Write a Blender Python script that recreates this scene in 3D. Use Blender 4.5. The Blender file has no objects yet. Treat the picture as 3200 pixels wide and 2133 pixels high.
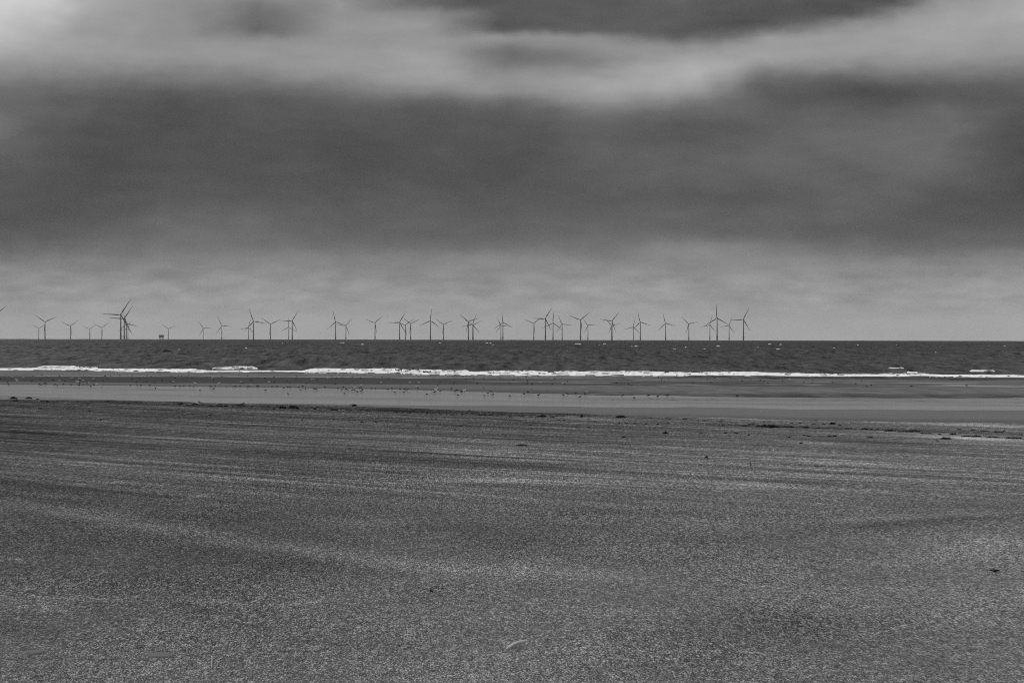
import bpy, bmesh, math, random
import numpy as np
from mathutils import Matrix, Vector
random.seed(7)
rng = np.random.default_rng(11)

# ------------------------------------------------------------------ scene and camera
sc = bpy.context.scene
col = sc.collection
sc.view_settings.view_transform = 'Standard'
sc.view_settings.look = 'None'
sc.view_settings.exposure = 0.0
sc.view_settings.gamma = 1.0
sc.view_settings.use_curve_mapping = False
sc.cycles.use_denoising = False
sc.cycles.filter_width = 1.0
sc.cycles.max_bounces = 5
sc.cycles.volume_bounces = 0
sc.cycles.sample_clamp_indirect = 4.0

FPX = 7330.0                     # focal length in photograph pixels (3200 wide)
RE = 7.4e6                       # earth radius with refraction
TILT = 0.355                     # the shore runs obliquely across the view
SHORE = 373.0
LG = 110.0
CG = 4.25 * math.exp(-SHORE / LG)
CAMZ = 1.75 + 4.25 - CG


def ground_s(s):
    return 4.25 * np.exp(-np.asarray(s, dtype=float) / LG) - CG


def ground(x, y):
    return ground_s(np.asarray(y) + TILT * np.asarray(x)) - (np.asarray(x) ** 2 + np.asarray(y) ** 2) / (2 * RE)


PITCH = math.radians(0.108)
ROLL = 0.00203
camd = bpy.data.cameras.new('camera')
cam = bpy.data.objects.new('camera', camd)
col.objects.link(cam)
camd.sensor_width = 36.0
camd.lens = FPX / 3200.0 * 36.0
camd.clip_start = 0.1
camd.clip_end = 80000.0
CR = Matrix.Rotation(math.pi / 2 - PITCH, 3, 'X') @ Matrix.Rotation(ROLL, 3, 'Z')
cam.matrix_world = Matrix.Translation((0, 0, CAMZ)) @ CR.to_4x4()
sc.camera = cam
CRn = np.array(CR)


def ray(px, py):
    d = CRn @ np.array([px - 1600.0, -(py - 1066.5), -FPX])
    return d / d[1]


def project(x, y, z):
    p = np.stack([x, y, z - CAMZ])
    q = np.tensordot(CRn.T, p, axes=(1, 0))
    return 1600.0 + FPX * q[0] / (-q[2]), 1066.5 - FPX * q[1] / (-q[2])


def to_ground(px, py):
    d = ray(px, py)
    lo, hi = 2.0, 2000.0
    for _ in range(60):
        m = 0.5 * (lo + hi)
        if CAMZ + d[2] * m > float(ground(d[0] * m, m)):
            lo = m
        else:
            hi = m
    y = lo
    return d[0] * y, y, float(ground(d[0] * y, y))


def to_sea(px, py, z=0.0):
    d = ray(px, py)
    a = (d[0] ** 2 + 1) / (2 * RE)
    # CAMZ + d2*y = z - a*y*y
    disc = d[2] ** 2 - 4 * a * (CAMZ - z)
    if disc < 0:
        y = -d[2] / (2 * a)
    else:
        y = (-d[2] - math.sqrt(disc)) / (2 * a)
    return d[0] * y, y, z - a * y * y


# ------------------------------------------------------------------ numpy noise
def _hash(ix, iy, seed):
    n = (ix.astype(np.int64) * 374761393 + iy.astype(np.int64) * 668265263 + seed * 974634777) & 0xffffffff
    n = ((n ^ (n >> 13)) * 1274126177) & 0xffffffff
    n = (n ^ (n >> 16)) & 0xffffffff
    return n.astype(np.float64) / 4294967295.0


def vnoise(x, y, seed=0):
    ix = np.floor(x)
    iy = np.floor(y)
    fx = x - ix
    fy = y - iy
    fx = fx * fx * (3 - 2 * fx)
    fy = fy * fy * (3 - 2 * fy)
    a = _hash(ix, iy, seed)
    b = _hash(ix + 1, iy, seed)
    c = _hash(ix, iy + 1, seed)
    d = _hash(ix + 1, iy + 1, seed)
    return (a + (b - a) * fx + (c - a) * fy + (a - b - c + d) * fx * fy) * 2 - 1


def fbm(x, y, seed=0, octv=4, gain=0.5):
    r = 0.0
    amp = 1.0
    for k in range(octv):
        r = r + amp * vnoise(x * 2 ** k + 17.3 * k, y * 2 ** k - 9.1 * k, seed + k)
        amp *= gain
    return r


def sstep(a, b, x):
    t = np.clip((x - a) / (b - a), 0, 1)
    return t * t * (3 - 2 * t)


# ------------------------------------------------------------------ node helpers
class NT:
    def __init__(self, tree):
        self.t = tree
        self.n = tree.nodes
        self.l = tree.links

    def node(self, typ, **kw):
        nd = self.n.new(typ)
        for k, v in kw.items():
            setattr(nd, k, v)
        return nd

    def link(self, a, b):
        self.l.new(a, b)

    def math(self, op, a, b=None, c=None, clamp=False):
        nd = self.n.new('ShaderNodeMath')
        nd.operation = op
        nd.use_clamp = clamp
        for i, v in enumerate((a, b, c)):
            if v is None:
                continue
            if isinstance(v, (int, float)):
                nd.inputs[i].default_value = v
            else:
                self.l.new(v, nd.inputs[i])
        return nd.outputs[0]

    def comb(self, x, y, z=0.0):
        nd = self.n.new('ShaderNodeCombineXYZ')
        for i, v in enumerate((x, y, z)):
            if isinstance(v, (int, float)):
                nd.inputs[i].default_value = v
            else:
                self.l.new(v, nd.inputs[i])
        return nd.outputs[0]

    def noise(self, vec, scale, detail=3.0, rough=0.5, dist=0.0):
        nd = self.n.new('ShaderNodeTexNoise')
        nd.inputs['Scale'].default_value = scale
        nd.inputs['Detail'].default_value = detail
        nd.inputs['Roughness'].default_value = rough
        nd.inputs['Distortion'].default_value = dist
        self.l.new(vec, nd.inputs['Vector'])
        return nd.outputs['Fac']

    def mapr(self, v, a, b, c, d, smooth=False):
        nd = self.n.new('ShaderNodeMapRange')
        if smooth:
            nd.interpolation_type = 'SMOOTHSTEP'
        self.l.new(v, nd.inputs['Value'])
        for i, k in enumerate((a, b, c, d)):
            nd.inputs[1 + i].default_value = k
        return nd.outputs[0]


def new_mat(name):
    m = bpy.data.materials.new(name)
    m.use_nodes = True
    m.node_tree.nodes.clear()
    t = NT(m.node_tree)
    out = t.node('ShaderNodeOutputMaterial')
    return m, t, out


def plain_mat(name, albedo, var=0.25, scale=3.0, rough=0.9, spec=0.2):
    m, t, out = new_mat(name)
    b = t.node('ShaderNodeBsdfPrincipled')
    tc = t.node('ShaderNodeTexCoord')
    n = t.noise(tc.outputs['Object'], scale, 4.0, 0.6)
    v = t.math('MULTIPLY', t.mapr(n, 0.25, 0.75, 1 - var, 1 + var), albedo)
    t.link(t.comb(v, v, v), b.inputs['Base Color'])
    b.inputs['Roughness'].default_value = rough
    b.inputs['Specular IOR Level'].default_value = spec
    t.link(b.outputs[0], out.inputs['Surface'])
    return m


M_TOWER = plain_mat('turbine_paint', 0.045, 0.12, 0.15, 0.6, 0.2)
M_BLADE = plain_mat('blade_paint', 0.04, 0.1, 0.2, 0.6, 0.2)
M_FOUND = plain_mat('foundation_paint', 0.03, 0.3, 0.4, 0.7, 0.2)
M_STEEL = plain_mat('platform_steel', 0.09, 0.3, 0.3, 0.7, 0.2)
M_WEED = plain_mat('wet_seaweed', 0.012, 0.5, 9.0, 0.75, 0.1)
M_WOOD = plain_mat('driftwood', 0.05, 0.4, 30.0, 0.9, 0.1)
M_SHELL = plain_mat('pale_shell', 0.62, 0.25, 40.0, 0.6, 0.3)
M_RAZOR = plain_mat('razor_shell_skin', 0.46, 0.35, 60.0, 0.5, 0.4)
M_STRAW = plain_mat('pale_straw', 0.42, 0.25, 50.0, 0.8, 0.2)
M_WADER = plain_mat('dark_plumage', 0.028, 0.4, 20.0, 0.8, 0.1)
M_GULL = plain_mat('white_plumage', 0.62, 0.15, 14.0, 0.8, 0.1)
M_GULLB = plain_mat('grey_plumage', 0.3, 0.2, 14.0, 0.8, 0.1)
M_BILL = plain_mat('bill_horn', 0.1, 0.2, 30.0, 0.6, 0.2)


# ------------------------------------------------------------------ mesh helpers
def mesh_np(name, verts, faces, mat, smooth=True, attrs=None):
    me = bpy.data.meshes.new(name)
    nv, nf = len(verts), len(faces)
    me.vertices.add(nv)
    me.vertices.foreach_set('co', np.ascontiguousarray(verts, dtype=np.float32).ravel())
    k = faces.shape[1]
    me.loops.add(nf * k)
    me.loops.foreach_set('vertex_index', np.ascontiguousarray(faces, dtype=np.int32).ravel())
    me.polygons.add(nf)
    me.polygons.foreach_set('loop_start', np.arange(0, nf * k, k, dtype=np.int32))
    me.polygons.foreach_set('use_smooth', np.full(nf, smooth, dtype=bool))
    for an, av in (attrs or {}).items():
        a = me.attributes.new(an, 'FLOAT', 'POINT')
        a.data.foreach_set('value', np.ascontiguousarray(av, dtype=np.float32).ravel())
    me.update(calc_edges=True)
    me.materials.append(mat)
    return me


def grid_faces(nr, nc):
    i = np.arange((nr - 1) * (nc - 1))
    r, c = i // (nc - 1), i % (nc - 1)
    a = r * nc + c
    return np.stack([a, a + 1, a + nc + 1, a + nc], axis=1)


def link(o, parent=None):
    col.objects.link(o)
    if parent is not None:
        o.parent = parent
    return o


def tag(o, label=None, cat=None, group=None, kind=None):
    if label:
        o['label'] = label
    if cat:
        o['category'] = cat
    if group:
        o['group'] = group
    if kind:
        o['kind'] = kind
    return o


def bm_mesh(name, bm, mat, smooth=True):
    me = bpy.data.meshes.new(name)
    bmesh.ops.recalc_face_normals(bm, faces=bm.faces)
    bm.to_mesh(me)
    bm.free()
    for p in me.polygons:
        p.use_smooth = smooth
    for m in (mat if isinstance(mat, (list, tuple)) else [mat]):
        me.materials.append(m)
    return me


def loft(bm, rings, cap=True, mi=0):
    """rings: list of lists of 3D points, same count"""
    vr = [[bm.verts.new(p) for p in r] for r in rings]
    n = len(vr[0])
    for a, b in zip(vr[:-1], vr[1:]):
        for k in range(n):
            f = bm.faces.new((a[k], a[(k + 1) % n], b[(k + 1) % n], b[k]))
            f.material_index = mi
    if cap:
        for r in (vr[0][::-1], vr[-1]):
            f = bm.faces.new(r)
            f.material_index = mi
    return vr


def tube(bm, pts, radii, n=8, flat=1.0, mi=0):
    rings = []
    pts = [Vector(p) for p in pts]
    for i, p in enumerate(pts):
        d = (pts[min(i + 1, len(pts) - 1)] - pts[max(i - 1, 0)]).normalized()
        up = Vector((0, 0, 1)) if abs(d.z) < 0.9 else Vector((0, 1, 0))
        u = d.cross(up).normalized()
        v = u.cross(d).normalized()
        r = radii[i] if isinstance(radii, (list, tuple)) else radii
        rings.append([p + u * (r * math.cos(2 * math.pi * k / n)) + v * (r * flat * math.sin(2 * math.pi * k / n)) for k in range(n)])
    return loft(bm, rings, True, mi)


def lathe(bm, prof, n=20, mi=0):
    rings = [[(r * math.cos(2 * math.pi * k / n), r * math.sin(2 * math.pi * k / n), z) for k in range(n)] for r, z in prof]
    return loft(bm, rings, True, mi)


def box(bm, c, s, bevel=0.0, mi=0):
    m = Matrix.Translation(c) @ Matrix.Diagonal((s[0], s[1], s[2], 1))
    r = bmesh.ops.create_cube(bm, size=1.0, matrix=m)
    vs = r['verts']
    fs = {f for v in vs for f in v.link_faces}
    for f in fs:
        f.material_index = mi
    if bevel > 0:
        es = list({e for v in vs for e in v.link_edges})
        bmesh.ops.bevel(bm, geom=es, offset=bevel, segments=2, affect='EDGES')


# ------------------------------------------------------------------ the sky (world)
SKY_X = [0, 133, 267, 533, 800, 1067, 1333, 1467, 1600, 1867, 2133, 2400, 2667, 2800, 2933, 3200]
SKY = [
    [(0, 208), (60, 202), (130, 190), (190, 168), (240, 138), (290, 112), (340, 102), (380, 110), (430, 112), (470, 98), (520, 86), (600, 82), (700, 79), (760, 90), (800, 108), (838, 128), (850, 138), (880, 140), (930, 148), (1000, 154), (1050, 157)],
    [(0, 195), (60, 188), (130, 175), (190, 158), (240, 136), (290, 112), (340, 96), (400, 96), (430, 94), (470, 88), (520, 83), (600, 81), (700, 80), (760, 92), (800, 112), (835, 130), (862, 133), (875, 145), (930, 150), (1000, 155), (1050, 158)],
    [(0, 168), (50, 163), (110, 157), (180, 152), (230, 135), (280, 112), (330, 93), (400, 84), (500, 82), (600, 80), (680, 82), (740, 95), (800, 116), (822, 130), (868, 132), (882, 150), (930, 152), (1000, 155), (1050, 158)],
    [(0, 152), (50, 150), (100, 148), (125, 146), (180, 152), (240, 128), (290, 100), (330, 86), (400, 83), (500, 84), (600, 83), (680, 96), (720, 104), (780, 112), (815, 131), (866, 133), (882, 148), (930, 151), (1000, 155), (1050, 157)],
    [(0, 136), (40, 112), (80, 102), (108, 108), (128, 145), (180, 152), (230, 140), (270, 118), (310, 93), (350, 86), (420, 84), (500, 84), (600, 85), (660, 96), (700, 105), (740, 110), (780, 114), (800, 132), (842, 130), (858, 148), (900, 150), (960, 153), (1050, 156)],
    [(0, 150), (60, 148), (120, 148), (180, 152), (230, 150), (270, 132), (310, 106), (350, 92), (400, 85), (500, 81), (600, 83), (680, 93), (740, 100), (778, 107), (792, 122), (840, 126), (860, 138), (880, 142), (920, 148), (1050, 155)],
    [(0, 102), (20, 100), (42, 134), (80, 146), (130, 142), (180, 156), (230, 160), (270, 146), (300, 118), (330, 95), (370, 86), (450, 82), (550, 82), (620, 86), (680, 92), (740, 98), (778, 105), (792, 124), (830, 130), (870, 140), (900, 148), (1050, 154)],
    [(0, 86), (20, 95), (40, 122), (68, 112), (95, 118), (110, 140), (140, 146), (170, 128), (200, 132), (240, 155), (270, 150), (300, 135), (330, 105), (370, 90), (450, 82), (550, 82), (620, 85), (680, 90), (740, 98), (778, 105), (792, 128), (830, 134), (850, 136), (880, 143), (920, 150), (1050, 155)],
    [(0, 92), (50, 88), (94, 85), (110, 134), (130, 146), (150, 130), (172, 106), (200, 116), (240, 148), (290, 140), (320, 112), (350, 95), (400, 86), (500, 82), (600, 84), (680, 88), (740, 98), (778, 105), (794, 132), (830, 138), (850, 132), (870, 140), (900, 148), (960, 152), (1050, 155)],
    [(0, 92), (60, 92), (100, 93), (114, 132), (150, 142), (185, 124), (220, 145), (265, 166), (300, 152), (340, 120), (390, 98), (430, 95), (500, 95), (560, 89), (620, 85), (660, 90), (700, 99), (750, 105), (786, 114), (812, 118), (830, 138), (860, 142), (890, 150), (906, 156), (960, 151), (1050, 156)],
    [(0, 105), (40, 98), (90, 94), (112, 90), (128, 128), (160, 152), (210, 178), (250, 172), (290, 155), (330, 121), (360, 100), (400, 91), (440, 95), (500, 102), (580, 98), (640, 91), (680, 98), (720, 98), (754, 105), (770, 134), (810, 136), (840, 128), (860, 145), (890, 152), (950, 155), (1050, 158)],
    [(0, 88), (60, 86), (92, 87), (106, 140), (150, 162), (190, 155), (230, 126), (260, 102), (290, 93), (340, 98), (400, 98), (470, 104), (540, 100), (600, 92), (640, 92), (680, 98), (740, 98), (754, 116), (790, 131), (830, 139), (870, 148), (890, 154), (950, 154), (1050, 157)],
    [(0, 85), (56, 85), (72, 122), (90, 148), (150, 158), (190, 150), (220, 126), (255, 98), (290, 86), (320, 84), (345, 95), (420, 105), (500, 104), (580, 98), (640, 92), (700, 92), (744, 92), (756, 108), (796, 114), (808, 134), (850, 138), (880, 148), (930, 152), (1050, 156)],
    [(0, 88), (25, 90), (45, 130), (70, 152), (120, 160), (180, 152), (220, 130), (255, 105), (290, 88), (315, 86), (345, 100), (420, 110), (500, 106), (580, 98), (640, 90), (690, 90), (745, 94), (756, 106), (796, 108), (808, 134), (850, 134), (880, 146), (930, 152), (1050, 156)],
    [(0, 132), (15, 150), (60, 162), (120, 160), (180, 150), (220, 130), (260, 105), (300, 90), (330, 104), (400, 112), (480, 108), (560, 98), (620, 88), (668, 81), (690, 92), (740, 95), (788, 100), (806, 128), (830, 128), (860, 140), (890, 152), (950, 154), (1050, 157)],
    [(0, 166), (60, 166), (120, 160), (170, 154), (220, 130), (270, 101), (320, 88), (400, 85), (500, 82), (600, 80), (658, 78), (676, 88), (730, 95), (760, 98), (776, 124), (820, 134), (840, 142), (870, 154), (930, 156), (1050, 157)],
]
SUN = Vector((-0.42, 0.62, 0.66)).normalized()
world = bpy.data.worlds.new('World')
sc.world = world
world.use_nodes = True
world.node_tree.nodes.clear()
w = NT(world.node_tree)
wout = w.node('ShaderNodeOutputWorld')
bg = w.node('ShaderNodeBackground')
bg.inputs['Strength'].default_value = 0.1
tc = w.node('ShaderNodeTexCoord')
sep = w.node('ShaderNodeSeparateXYZ')
w.link(tc.outputs['Generated'], sep.inputs[0])
dx, dy, dz = sep.outputs
hyp = w.math('SQRT', w.math('ADD', w.math('MULTIPLY', dx, dx), w.math('MULTIPLY', dy, dy)))
el = w.math('DIVIDE', dz, w.math('MAXIMUM', hyp, 0.001))
az = w.math('DIVIDE', dx, w.math('MAXIMUM', dy, 0.25))
U0 = w.math('MULTIPLY_ADD', az, FPX, 1600.0)          # plain azimuth scale
V0 = w.math('MULTIPLY_ADD', el, -FPX, 1053.0)
nv = w.comb(w.math('MULTIPLY', U0, 1 / 300.0), w.math('MULTIPLY', V0, 1 / 150.0), 0.0)
nv2 = w.comb(w.math('MULTIPLY', U0, 1 / 260.0), w.math('MULTIPLY', V0, 1 / 150.0), 7.7)
nv3 = w.comb(w.math('MULTIPLY', U0, 1 / 105.0), w.math('MULTIPLY', V0, 1 / 70.0), 3.1)
n1 = w.noise(nv, 1.0, 4.0, 0.5)
n2 = w.noise(nv2, 1.0, 5.0, 0.55)
n3 = w.noise(nv3, 1.0, 4.0, 0.55)
U = w.math('ADD', U0, w.mapr(n1, 0.0, 1.0, -150.0, 150.0))
V = w.math('ADD', V0, w.mapr(n2, 0.0, 1.0, -26.0, 26.0))
V = w.math('ADD', V, w.mapr(n3, 0.0, 1.0, -13.0, 13.0))
Vn = w.math('DIVIDE', V, 1100.0, clamp=True)
Un = w.math('DIVIDE', U, 3200.0, clamp=True)
acc = None
SKYY = [0, 20, 40, 60, 80, 100, 120, 140, 165, 190, 215, 240, 265, 290, 315, 345, 380, 420, 480, 550, 620, 680, 730, 760, 780, 800, 825, 850, 875, 900, 950, 1050]
for i, raw in enumerate(SKY):
    # cloud edges are soft: blur each column of tones a little before it becomes a ramp
    fine_y = np.arange(-60, 1120, 2.0)
    col_v = np.interp(fine_y, [p[0] for p in raw], [p[1] for p in raw])
    stops = []
    for yy in SKYY:
        sg = 8.0 if yy < 700 else 13.0
        kw = np.exp(-((fine_y - yy) / sg) ** 2 / 2)
        stops.append((yy, float((kw * col_v).sum() / kw.sum())))
    rp = w.node('ShaderNodeValToRGB')
    cr = rp.color_ramp
    cr.interpolation = 'CARDINAL'
    while len(cr.elements) > 1:
        cr.elements.remove(cr.elements[0])
    for k, (yy, vv) in enumerate(stops):
        e = cr.elements[0] if k == 0 else cr.elements.new(yy / 1100.0)
        e.position = yy / 1100.0
        g = vv / 255.0
        e.color = (g, g, g, 1)
    w.link(Vn, rp.inputs[0])
    # each column of cloud tones fades into its neighbours
    lo = w.mapr(Un, SKY_X[i - 1] / 3200.0, SKY_X[i] / 3200.0, 0.0, 1.0) if i > 0 else None
    hi = w.mapr(Un, SKY_X[i] / 3200.0, SKY_X[i + 1] / 3200.0, 1.0, 0.0) if i < len(SKY) - 1 else None
    wt = lo if hi is None else hi if lo is None else w.math('MULTIPLY', lo, hi)
    acc = w.math('MULTIPLY', wt, rp.outputs[0]) if acc is None else w.math('MULTIPLY_ADD', wt, rp.outputs[0], acc)
# soft mottling of the cloud base and small puffs close to the horizon
nv4 = w.comb(w.math('MULTIPLY', U0, 1 / 380.0), w.math('MULTIPLY', V0, 1 / 170.0), 1.3)
n4 = w.noise(nv4, 1.0, 5.0, 0.55)
nv5 = w.comb(w.math('MULTIPLY', U0, 1 / 120.0), w.math('MULTIPLY', V0, 1 / 34.0), 5.9)
n5 = w.noise(nv5, 1.0, 4.0, 0.5)
low = w.mapr(V0, 800.0, 880.0, 0.25, 1.0, True)
low = w.math('MULTIPLY', low, w.mapr(V0, 930.0, 1010.0, 1.0, 0.15, True))
disp = w.math('ADD', acc, w.mapr(n4, 0.0, 1.0, -0.075, 0.04))
disp = w.math('ADD', disp, w.math('MULTIPLY', low, w.mapr(n5, 0.3, 0.8, -0.03, 0.055)))
disp = w.math('MULTIPLY_ADD', disp, 1.09, -0.040)
lum = w.math('POWER', w.math('MAXIMUM', disp, 0.02), 2.25)
# the overcast above the picture: brighter towards the zenith
pl = w.comb(w.math('DIVIDE', dx, w.math('MAXIMUM', dz, 0.05)), w.math('DIVIDE', dy, w.math('MAXIMUM', dz, 0.05)), 2.0)
n6 = w.noise(pl, 0.9, 5.0, 0.55)
over = w.math('MULTIPLY', w.mapr(dz, 0.1, 0.9, 0.34, 0.62), w.mapr(n6, 0.2, 0.8, 0.7, 1.3))
fac = w.mapr(el, 0.15, 0.3, 0.0, 1.0, True)
mix = w.node('ShaderNodeMix', data_type='FLOAT')
w.link(fac, mix.inputs[0])
w.link(lum, mix.inputs[2])
w.link(over, mix.inputs[3])
sky = w.node('ShaderNodeTexSky', sky_type='NISHITA')
sky.sun_disc = False
sky.sun_elevation = math.asin(SUN.z)
sky.sun_rotation = math.atan2(SUN.x, SUN.y)
sky.dust_density = 3.0
bw = w.node('ShaderNodeRGBToBW')
w.link(sky.outputs[0], bw.inputs[0])
veil = w.math('MULTIPLY', bw.outputs[0], 0.01)          # the little clear sky that comes through the cloud
val = w.math('ADD', w.math('MULTIPLY', mix.outputs[0], 10.0), veil)
w.link(w.comb(val, val, val), bg.inputs['Color'])
w.link(bg.outputs[0], wout.inputs['Surface'])

sl = bpy.data.lights.new('sun', 'SUN')
sl.energy = 1.5
sl.angle = math.radians(22)
so = bpy.data.objects.new('sun', sl)
so.rotation_euler = SUN.to_track_quat('Z', 'Y').to_euler()
so.location = (-20, 30, 60)
col.objects.link(so)

# ------------------------------------------------------------------ zones of the beach, traced in the photograph
BX = [0, 640, 1280, 1920, 2560, 3200]
B1 = [1176, 1177, 1181, 1184, 1190, 1194]
B2 = [1193, 1197, 1201, 1205, 1209, 1214]
B3 = [1202, 1208, 1218, 1235, 1242, 1243]
B4 = [1236, 1258, 1266, 1272, 1276, 1282]
B5X = [0, 400, 640, 900, 1280, 1600, 1920, 2560, 3200]
B5 = [1248.5, 1248.5, 1258, 1264, 1275, 1285, 1296, 1314, 1321]


def lin(v):
    v = np.asarray(v, dtype=float) / 255.0
    return np.where(v <= 0.04045, v / 12.92, ((v + 0.055) / 1.055) ** 2.4)


TGX = [0, 800, 1600, 2400, 3200]
TGY = [1255, 1300, 1350, 1420, 1500, 1600, 1700, 1800, 1900, 2000, 2133]
TG = np.array([[70, 72, 64, 80, 92], [68, 74, 78, 84, 94], [70, 78, 81, 89, 97], [70, 80, 86, 96, 101], [75, 80, 93, 99, 97],
               [80, 82, 88, 94, 91], [82, 81, 90, 98, 105], [86, 85, 97, 101, 109], [93, 93, 103, 100, 108],
               [96, 96, 103, 98, 105], [98, 99, 112, 101, 100]], dtype=float)


def bilin(px, py):
    fx = np.interp(px, TGX, np.arange(5.0))
    fy = np.interp(py, TGY, np.arange(float(len(TGY))))
    ix = np.clip(fx.astype(int), 0, 3)
    iy = np.clip(fy.astype(int), 0, len(TGY) - 2)
    ax, ay = fx - ix, fy - iy
    ax = ax * ax * (3 - 2 * ax)
    return (TG[iy, ix] * (1 - ax) * (1 - ay) + TG[iy, ix + 1] * ax * (1 - ay) + TG[iy + 1, ix] * (1 - ax) * ay + TG[iy + 1, ix + 1] * ax * ay)


# dry wind-blown patches lying on the damp sand, plus a wet streak's sheen painted pale: centre x, centre y, half width, half height, slope, strength
PATCH = [(1530, 1502, 240, 8, 0.0, 34), (1850, 1509, 250, 9, 0.03, 22), (1150, 1632, 110, 13, 0.0, 22), (2365, 1517, 110, 12, 0.0, 18),
         (560, 1407, 60, 4, 0.0, 26), (260, 1406, 60, 4, 0, 14), (250, 1513, 40, 4, -0.04, 26), (360, 1508, 50, 4, -0.07, 22),
         (605, 1552, 45, 6, -0.15, 24), (150, 1442, 260, 11, 0.07, 16), (520, 1474, 240, 12, 0.13, 14), (130, 1592, 220, 18, 0.14, 20),
         (450, 1640, 220, 20, 0.15, 20), (800, 1696, 240, 20, 0.15, 18), (1180, 1748, 260, 20, 0.12, 16), (1500, 1780, 240, 22, 0.06, 14), (1840, 1790, 260, 28, 0.05, 16), (2900, 1612, 420, 8, -0.045, 18), (3080, 1695, 180, 32, -0.1, 14),
         (3060, 1371, 190, 6, 0.05, 62), (2560, 1384, 130, 4, 0.05, 34), (2600, 1440, 420, 8, 0.07, 22), (1300, 1398, 350, 8, 0.06, 22), (700, 1350, 240, 4, 0.05, 14), (1900, 1440, 300, 4, 0.05, 18), (2500, 1410, 300, 3.5, 0.06, 16),  # starts with the wet streak whose sheen is painted pale
         (2150, 1376, 150, 3.5, 0.04, 22), (1000, 1322, 150, 9, 0.05, 18), (2900, 1322, 300, 4, 0.03, 34), (3100, 1328, 200, 6, 0.03, 28), (1740, 1336, 120, 2.5, 0.05, 26), (300, 1338, 140, 3, 0.05, 22), (1480, 1420, 200, 3, 0.05, 18),
         (1870, 1310, 130, 4, 0.06, 30), (2250, 1306, 220, 2.2, 0.05, 34), (1700, 1394, 500, 5, 0.06, 18), (50, 1745, 60, 7, 0, 20), (330, 1785, 60, 5, 0, 18), (2200, 1480, 500, 8, 0.03, 12), (1830, 1530, 70, 5, -0.05, 18),
         (950, 1880, 100, 7, -0.1, 22), (1450, 1890, 40, 5, 0, 22), (240, 1868, 260, 9, 0.02, 16), (140, 1890, 120, 20, 0.15, 12), (1480, 1935, 40, 4, -0.2, 24), (3020, 1930, 170, 22, 0.1, 14), (700, 1880, 160, 8, 0.06, 14), (1900, 1905, 260, 12, 0.05, 10)]
DARKP = [(1600, 1288, 330, 6.5, 0.036, 30), (1250, 1281, 120, 5, 0.03, 22), (140, 1362, 150, 16, 0.05, 10), (2900, 1630, 420, 16, -0.06, 14), (2250, 1985, 330, 30, 0.02, 5), (2420, 1331, 170, 2.6, 0.03, 22), (2700, 1341, 230, 3, 0.03, 18), (3010, 1354, 230, 3, 0.05, 20), (2150, 1309, 200, 2.4, 0.03, 16), (760, 1269, 200, 2.2, 0.03, 14), (200, 1253, 200, 4, 0.02, 14), (600, 1265, 260, 5, 0.04, 10),
         (1000, 1770, 200, 26, 0.05, 8), (640, 1905, 44, 5, -0.02, 22), (60, 1960, 160, 30, 0.1, 10), (2650, 1375, 260, 5, 0.05, 12), (1280, 1335, 260, 4, 0.02, 12),
         (2450, 1345, 200, 4, 0.04, 10), (2500, 1940, 300, 40, 0, 8), (1640, 1317, 100, 2.5, 0.08, 26), (2050, 1335, 180, 3, 0.05, 14), (2860, 1392, 260, 3.5, 0.05, 12)]


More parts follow.
